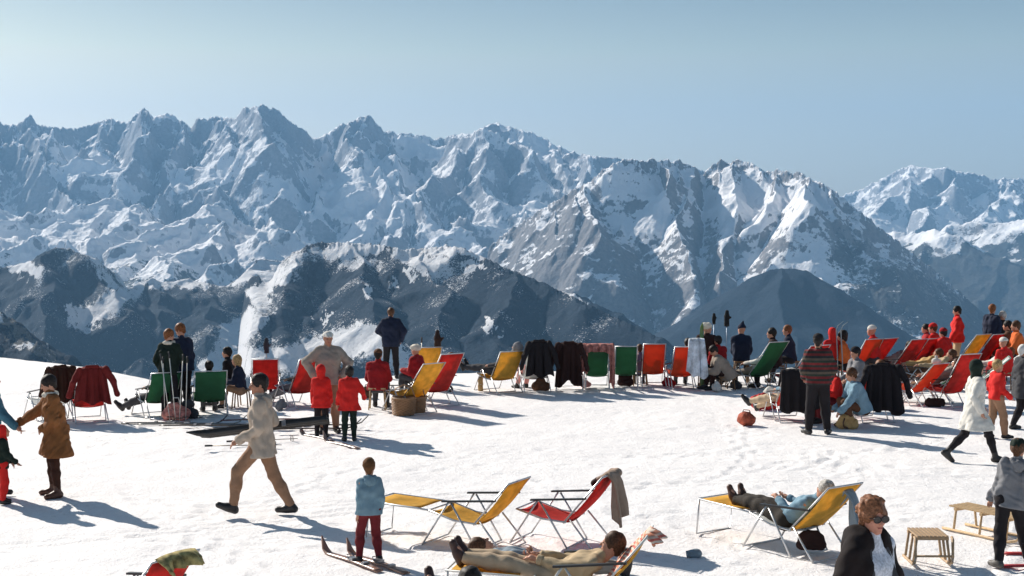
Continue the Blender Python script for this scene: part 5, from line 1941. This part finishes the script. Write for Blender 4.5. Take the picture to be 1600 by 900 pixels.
deckchair("red deckchair beside the white and blue blanket", cl, 96, ORED, ang=56, L=.80, w_=.46, group=LN)
hanging_coat("white and blue blanket hung over the side of a red chair", "blanket", cl + Vector((.30, .0, 0)), 90, cloth("white_blue_blanket", (.55, .60, .66), .9, .4, 5), ang=64, L=.90, w_=.34, drop=.78, res=.016, spread=.06, seed=41,
             thick=.07, sleeves=False, cat="blanket")
person("sunbather with dark hair under the white and blue blanket", cl + Vector((.15, .25, 0)), 1.66, 95, .018, top=C_['bluegrey'], bottom=C_['dgrey'], hair=C_['hairdark'], **sitter_pose(66))
# group behind the hunched beige jacket
ski("green upright ski planted behind the white fur hat", at(1097, 606), 0, 1.45, (.10, .20, .06), tilt=R(84), group="skis planted upright in the snow", bind=False)
p = at(1103, 604)
person("seated woman in white fur hat and dark coat", p, 1.74, 60, .016, top=C_['brownblack'], bottom=C_['black'], hat=C_['fur'], hatkind='fur', loose=.05, **SIT(look=(.9, .4, 0), seat=.60, lean=.05))
stool("tall stool under the woman in white fur hat", p, .56)
p = at(1124, 606)
person("seated figure in dark red jacket between fur hat and hunched beige jacket", p, 1.6, 120, .016, top=C_['darkred'], bottom=C_['black'], hair=C_['hairdark'], loose=.04, **SIT(seat=.44, lean=.1))
stool("stool under the figure in dark red jacket", p, .40)
p = at(1136, 609)
person("hunched figure in beige quilted jacket bent forward over dark trousers", p, 1.62, 185, .014, top=C_['beige'], bottom=C_['brownblack'], hair=C_['hairdark'], loose=.06, toplen=.1, pelvis=(0, -.05, .36), up=(0, .75, 1),
       look=(0, 1, -.8), feet=((-.12, .40, 0), (.12, .50, 0)), knee=(0, .4, 1), hands=((-.14, .55, .45), (.14, .55, .40)))
stool("low stool under the hunched beige figure", p, .28)
p = at(1158, 600)
person("seated figure in navy jacket and pointed dark hat", p, 1.72, 80, .016, top=C_['navy'], bottom=C_['black'], hat=C_['navy'], hatkind='pointed', loose=.045, **SIT(look=(-.8, 1, 0), seat=.56, lean=.1))
stool("stool under the figure with the pointed hat", p, .52)
for px, lab, b_ in ((1115, "ski pole carrying a thin black glove above the fur hat group", .8), (1135, "ski pole carrying a fat black mitten above the fur hat group", 1.2)):
    ski_pole(lab, at(px, 600), 1.38, (0, 0), "ski poles planted along the crest", (.18, .22, .28))
    glove_on(("thin" if b_ < 1 else "fat") + " black mitten sticking up above the fur hat group", at(px, 600), 1.40, (0, 0), (.02, .02, .02), big=b_)
cl = at(1177, 606)
deckchair("green deckchair tilted far back, between hunched figure and brown jackets", cl, 124, GRN, ang=50, L=1.02, w_=.56, group=LN)
person("sunbather hidden behind the tilted green canvas", cl, 1.7, 148, .018, top=C_['white'], bottom=C_['beige'], hair=C_['hairgrey'], **sitter_pose(44, straight=True))
p = at(1212, 606)
person("figure in dark brown jacket seated beyond the tilted green chair", p, 1.72, 165, .016, top=C_['brownblack'], bottom=C_['black'], hair=C_['hairdark'], loose=.05, **SIT(seat=.54))
stool("stool under the figure in dark brown jacket", p, .5)
p = at(1236, 598)
person("figure with reddish hair in dark blue jacket seated next to the brown jacket", p, 1.72, 170, .016, top=C_['navy'], bottom=C_['black'], hair=C_['hairred'], loose=.04, **SIT(seat=.54))
stool("stool under the figure with reddish hair", p, .5)
cl = at(1240, 612)
deckchair("red deckchair leaning between the brown jacket and the striped pullover", cl, 124, RED, ang=50, L=1.0, w_=.56, group=LN)
# low table with white cloth
o = empty("side_table", "small table with rumpled white cloth beside the striped pullover", "table", at(1250, 628))
MB().box((0, 0, .50), (.62, .45, .03)).build("tabletop", WOODM, o)
for sx in (-1, 1):
    for sy in (-1, 1):
        MB().tube([(sx * .28, sy * .19, .49), (sx * .30, sy * .21, 0)], .016, 6).build("leg", WOODM, o)
c_ = empty("tablecloth", "rumpled white cloth lying over the small table", "cloth", at(1250, 628))
blob(Blob().cone((-.26, 0, .56), (.26, 0, .56), .07, .08, .05).cone((-.24, -.16, .54), (.28, -.18, .52), .07, .07, .05).cone((-.2, .12, .60), (.05, .1, .62), .08, .06, .05), "cloth", C_['white'], c_, .016, .03, 22, 8)

# ================================================================ striped man and the low group
person("man in dark striped pullover and black trousers standing with his back turned", at(1278, 679), 1.73, 88, .012, look=(.35, 1, -.1), hat=C_['black'], top=STRIPE, bottom=C_['black'], hair=C_['hairdark'], loose=.05, toplen=.06, slim=.028,
       hands=((-.20, .20, .98), (.22, .18, .95)), elbow=((-.25, -.6, -1), (.25, -.6, -1)), feet=((-.16, 0, 0), (.16, 0, 0)), toe=((-.5, 1, 0), (.5, 1, 0)))
cl = at(1232, 656)
deckchair("deckchair hidden under the black coat before the striped pullover", cl, 98, RED, ang=56, L=.80, w_=.56, group=LN)
hanging_coat("black coat covering a chair back beside the striped pullover", "coat", cl, 98, C_['black'], ang=56, L=.80, w_=.72, drop=.72, res=.014, spread=.05, seed=51, thick=.06, sleeves=False)
sp_ = sitter_pose(52, straight=True)
sp_['feet'] = ((-.20, .95, .18), (-.02, .92, .05))
person("sunbather in pale blue shirt and cream trousers before the black coat chair", cl, 1.74, 128, .014, top=C_['jeans'], bottom=cloth("cream_trousers", (0.52, 0.39, 0.26)), hair=C_['hairblond'], boots=BOOT, loose=.03, **sp_)
lump("crumpled red scarf and pullover heaped beside the black coat chair", "pullover", "pullover", at(1192, 640), [((-.16, 0, .16), (.18, 0, .20), .12, .12), ((-.05, 0, .10), (.22, .05, .12), .10, .12)], cloth("red_wool", (.55, .04, .035), .9, .4, 14), .014, .03)
lump("round reddish brown bag lying on the snow in front of the crowd", "round_bag", "bag", at(1166, 665), [((0, 0, .12), (.16, .155, .125)), ((-.03, -.02, .20), (.05, 0, .22), .04, .03)], cloth("reddish_leather", (.38, .09, .05), .8, .35, 14), .010, .014,
     extras=[("strap", BROWNBOOT, MB().tube([(-.09, 0, .20), (-.05, -.02, .29), (.05, -.02, .28), (.09, 0, .19)], .009, 6))])
p = at(1307, 660)
person("seated woman in red pullover beside the striped pullover", p, 1.58, 190, .014, top=C_['red'], bottom=C_['maroon'], hair=C_['hairblond'], loose=.03, **SIT(look=(.2, 1, -.1), seat=.38))
stool("low stool under the woman in red pullover", p, .32)
p = at(1338, 668)
person("crouching figure in pale blue shirt reaching down to the snow", p, 1.66, 190, .013, top=C_['jeans'], bottom=C_['brown'], hair=C_['hairbrown'], loose=.05, toplen=.05, pelvis=(0, -.12, .34), up=(0, .38, 1), look=(.3, 1, -.3),
       feet=((-.12, .12, 0), (.12, .18, 0)), knee=(0, 1, .6), hands=((-.16, .42, .28), (.18, .34, .34)), elbow=(0, -.6, -.6), boots=BROWNBOOT)
lump("lumpy brown rucksack on the snow by the crouching figure", "rucksack", "rucksack", at(1322, 670), [((-.08, 0, .09), (.12, 0, .09), .09, .09), ((-.03, 0, .18), (.08, 0, .18), .07, .07)], C_['straw'], .014, .02,
     extras=[("strap", BROWNBOOT, MB().tube([(-.05, -.1, .2), (-.08, -.12, .12), (-.06, -.1, .04)], .012, 6))])
cl = at(1356, 656)
deckchair("red deckchair mostly hidden by the largest black coat", cl, 100, RED, ang=60, L=.86, w_=.54, group=LN)
hanging_coat("large black coat with red lining over the red chair by the crouching figure", "coat", cl, 100, C_['black'], ang=60, L=.86, w_=.58, drop=.80, res=.014, spread=.10, seed=52, thick=.07, sleeves=True)
person("sunbather with ruddy face above the largest black coat", cl, 1.74, 110, .016, top=C_['bluegrey'], bottom=C_['violet'], hair=C_['hairred'], **sitter_pose(60))
p = at(1342, 640)
person("seated figure in black cap and grey pullover beyond the crouching figure", p, 1.62, 200, .016, top=C_['grey'], bottom=C_['dgrey'], hair=C_['hairdark'], hat=C_['black'], loose=.04, **SIT(seat=.5))
stool("stool under the figure in black cap", p, .46)

# ================================================================ the crowd further back on the right
p = at(1303, 604)
person("seated figure in red hooded jacket just beyond the striped pullover", p, 1.7, 110, .018, top=C_['red'], bottom=C_['black'], hat=C_['red'], hatkind='hood', **SIT(seat=.55))
stool("stool under the red hooded jacket", p, .5)
for k, (px, a) in enumerate(((1308, .05), (1316, -.08))):
    o = ski(("grey upright ski, straighter of two beyond the striped pullover", "grey upright ski, more tilted of two beyond the striped pullover")[k], at(px, 606), R(72), 1.50, (.22, .27, .30), tilt=R(88), group="skis planted upright in the snow", bind=False, roll=a)
cl = at(1332, 600)
deckchair("orange red deckchair with a black haired sitter beyond the striped pullover", cl, 122, ORED, ang=56, L=.95, w_=.54, group=LN)
p = at(1322, 604)
person("sitter with bushy black hair in orange pullover by the orange red chair", p, 1.72, 160, .016, top=C_['orange'], bottom=C_['black'], hair=C_['hairdark'], curly=True, **SIT(seat=.46))
stool("stool under the sitter with bushy black hair", p, .42)
p = at(1368, 602)
person("sitter with white hat and red pullover in the back row", p, 1.74, 150, .016, top=C_['red'], bottom=C_['dgrey'], hat=C_['white'], **SIT(seat=.56))
stool("stool under the sitter with white hat and red pullover", p, .5)
for k, (px, py, c, a, lab) in enumerate(((1396, 596, RED, 124, "red deckchair first beyond the white hat in the back row"), (1422, 594, RED, 124, "red deckchair second beyond the white hat in the back row"),
                                         (1350, 594, RED, 126, "red deckchair glimpsed behind the white hat sitter"),
                                         (1490, 592, YEL, 126, "orange yellow deckchair below the standing man in red"), (1515, 592, RED, 126, "red deckchair next to the orange yellow one in the back row"))):
    cl = at(px, py)
    deckchair(lab, cl, a, c, ang=50, L=.98 if px < 1480 else 1.08, w_=.54, group=LN)
    if k in (0, 1):
        person(("sunbather in grey lying in the first back row red chair", "sunbather in violet lying in the second back row red chair")[k], cl, 1.66, a, .02, top=(C_['grey'], C_['violet'])[k], bottom=C_['dgrey'], hair=C_['hairdark'], **sitter_pose(46))
for k, (px, py, h_, t, hr_, ht, lab) in enumerate(((1452, 592, 1.66, 'darkred', 'hairdark', None, "dark haired sitter in deep red in the back row"), (1463, 594, 1.70, 'red', 'hairbrown', 'red', "sitter with red cap in the back row"),
                                                   (1478, 598, 1.60, 'red', 'hairdark', 'darkred', "sitter in bright red with dark red cap, closest to the orange yellow chair"))):
    p = at(px, py)
    person(lab, p, h_, 170 - 20 * k, .018, top=C_[t], bottom=C_['dgrey'], hair=C_[hr_], hat=C_[ht] if ht else None, loose=.05, **SIT(seat=.58))
    stool("stool under the " + lab.split(" in the")[0].split(",")[0], p, .54)
for k, (px, py, t, b_, lab) in enumerate(((1425, 606, 'straw', 'tan', "sunbather in straw coloured pullover, low in the crowd"), (1445, 608, 'tanlight', 'brown', "sunbather in tan shirt lying beside the straw coloured pullover"),
                                          (1450, 628, 'beige', 'tan', "sunbather in beige lying between two red chairs"))):
    cl = at(px, py)
    deckchair(("low chair under the straw coloured pullover", "low chair under the tan shirt", "low chair under the beige sunbather between red chairs")[k], cl, 165, (YEL, WHT, GRN)[k], ang=34, L=.7, group=LN)
    person(lab, cl, 1.68, 165, .018, top=C_[t], bottom=C_[b_], hair=C_['hairbrown'], **sitter_pose(34, straight=True))
person("man in red jacket standing above the back row, dark hair", at(1496, 586), 1.72, 170, .014, look=(0, 1, -.2), top=C_['red'], bottom=C_['tanlight'], hair=C_['hairdark'], loose=.045, toplen=.1,
       hands=((-.2, .2, .9), (.2, .15, .88)))
person("taller man in navy coat standing with another above the back row", at(1548, 586), 1.76, 30, .014, look=(-.4, 1, 0), top=C_['navy'], bottom=C_['navy'], hair=C_['hairred'], loose=.05, toplen=.25, slim=.02,
       hands=((-.22, .1, .85), (.2, .2, .9)))
person("companion in black jacket close beside the navy coat, back turned", at(1566, 586), 1.58, 100, .014, look=(-.6, 1, -.3), top=C_['black'], bottom=C_['navy'], hair=C_['hairgrey'], loose=.05, toplen=.12,
       hands=((-.2, .1, .85), (.2, .1, .85)))
p = at(1572, 612)
person("sitter with white hat and scarlet jacket below the navy coat pair", p, 1.62, 120, .016, top=C_['red'], bottom=C_['darkred'], hat=C_['white'], loose=.04, **SIT(seat=.46))
stool("stool under the scarlet jacket below the navy coat pair", p, .42)
p = at(1593, 598)
person("sitter in orange jacket with brown hair at the crowd's outer end", p, 1.78, 170, .016, top=C_['orange'], bottom=C_['dgrey'], hair=C_['hairbrown'], loose=.05, **SIT(seat=.6))
stool("stool under the orange jacket", p, .56)
p = at(1580, 594)
person("sitter in brown jacket next to the orange jacket", p, 1.74, 150, .018, top=C_['brown'], bottom=C_['black'], hair=C_['hairdark'], loose=.04, **SIT(seat=.6))
stool("stool under the brown jacket next to the orange one", p, .56)
cl = at(1536, 606)
deckchair("white deckchair with a sunbather in white, before the navy coat pair", cl, 160, WHT, ang=36, L=.8, w_=.54, group=LN)
person("sunbather in white with bare tanned arms, before the navy coat pair", cl, 1.7, 160, .016, top=C_['white'], bottom=C_['white'], hair=C_['hairred'], skin=SKIN_D, **sitter_pose(36, straight=True))
cl = at(1424, 632)
deckchair("orange red deckchair behind the largest black coat", cl, 128, ORED, ang=46, L=.80, group=LN)
cl = at(1478, 634)
deckchair("big bright red deckchair in front of the crowd near the white coat", cl, 120, RED, ang=58, L=.92, w_=.54, group=LN)
lump("black box bag on the snow beneath the big bright red chair", "bag", "bag", at(1460, 636), [((-.10, 0, .09), (.12, 0, .09), .09, .09)], C_['brownblack'], .014, .01,
     extras=[("handle", DARKM, MB().tube([(-.05, 0, .17), (-.03, 0, .24), (.05, 0, .24), (.07, 0, .17)], .01, 6))])
lump("white woollen hat resting on the armrest of the big bright red chair", "woollen_hat", "hat", at(1462, 636) + Vector((0, 0, .88)), [((0, 0, .03), (.09, .08, .07))], C_['white'], .012, .01, part="crown",
     extras=[("bobble", C_['white'], MB().tube([(0, 0, .09), (0, 0, .14)], .028, 8))])
cl = at(1515, 618)
deckchair("white deckchair with a green tube frame between red chair and white coat", cl, 165, WHT, ang=40, L=.85, w_=.5, group=LN, tube=plain("green_tube", (.15, .33, .26), .4))

# walkers at the right
person("woman in knee length white coat striding, green headscarf and black stockings", at(1521, 722), 1.62, 5, .010, pelvis=(0, 0, .86), up=(0, .06, 1), look=(-.1, 1, 0), feet=((-.08, -.42, .07), (.08, .34, 0)),
       toe=((0, .75, -.62), (0.1, 1, 0)), hands=((-.22, .22, .88), (.22, .02, .85)), top=C_['white'], bottom=C_['black'], hat=C_['greenblack'], hatkind='hood', toplen=.33, flare=.045, loose=.03, slim=.004, wr=.010)
person("child in scarlet pullover and tan trousers walking beyond the white coat", at(1556, 686), 1.32, 10, .012, up=(0, .03, 1), feet=((-.1, -.16, 0), (.1, .16, 0)), hands=((-.22, .1, .9), (.22, .2, .95)), top=C_['red'],
       bottom=C_['tan'], hair=C_['hairblond'], loose=.04, slim=.03, toplen=.05)
person("white haired man in charcoal coat walking out of the picture", at(1596, 672), 1.52, 5, .012, pelvis=(0, 0, .90), feet=((-.1, -.14, 0), (.1, .22, 0)), hands=((-.22, .05, .85), (.22, .2, .9)), top=C_['dgrey'], bottom=C_['black'],
       hair=cloth("white_hair", (.7, .68, .64)), toplen=.25, flare=.03, loose=.05, slim=.02)

# small things lying about among the chairs
for k, (px, py, c, sz, lab) in enumerate(((1205, 622, 'white', .8, "white cloth bag lying between the tilted green chair and the black coat chair"), (1290, 640, 'darkred', .9, "dark red bag behind the striped pullover's legs"),
                                          (1400, 640, 'dgrey', 1.0, "charcoal rucksack in the gap between largest black coat and red chairs"), (1120, 612, 'white', .8, "white bundle on the snow at the hunched figure's knees"),
                                          (1150, 608, 'dgrey', .7, "dark shoe bag just before the tilted green chair"), (1045, 604, 'darkred', .7, "small dark red bag on the snow beside the orange red chair"),
                                          (915, 606, 'pink', .6, "pinkish shoe bag beneath the framed green chair"), (572, 622, 'brown', .8, "brown bag behind the girl with outstretched arms"),
                                          (700, 612, 'dgrey', .7, "dark satchel beyond the tall red chair on the crest"), (1510, 600, 'beige', .9, "beige rucksack beneath the orange yellow chair"),
                                          (1385, 606, 'tan', .9, "tan rucksack standing between white hat sitter and red chairs"), (440, 640, 'grey', .7, "grey bag on the snow between the two red chairs beyond the striding man"))):
    lump(lab, "bag", "bag", at(px, py), [((-.11 * sz, 0, .11 * sz), (.11 * sz, .02, .12 * sz), .11 * sz, .10 * sz), ((-.06 * sz, 0, .22 * sz), (.07 * sz, 0, .24 * sz), .07 * sz, .06 * sz)], C_[c], .016, .014, face=60 + 40 * k, seed=k,
         extras=[("handle", DARKM, MB().tube([(-.07 * sz, 0, .26 * sz), (-.04 * sz, 0, .35 * sz), (.04 * sz, 0, .35 * sz), (.07 * sz, 0, .26 * sz)], .01, 6))])
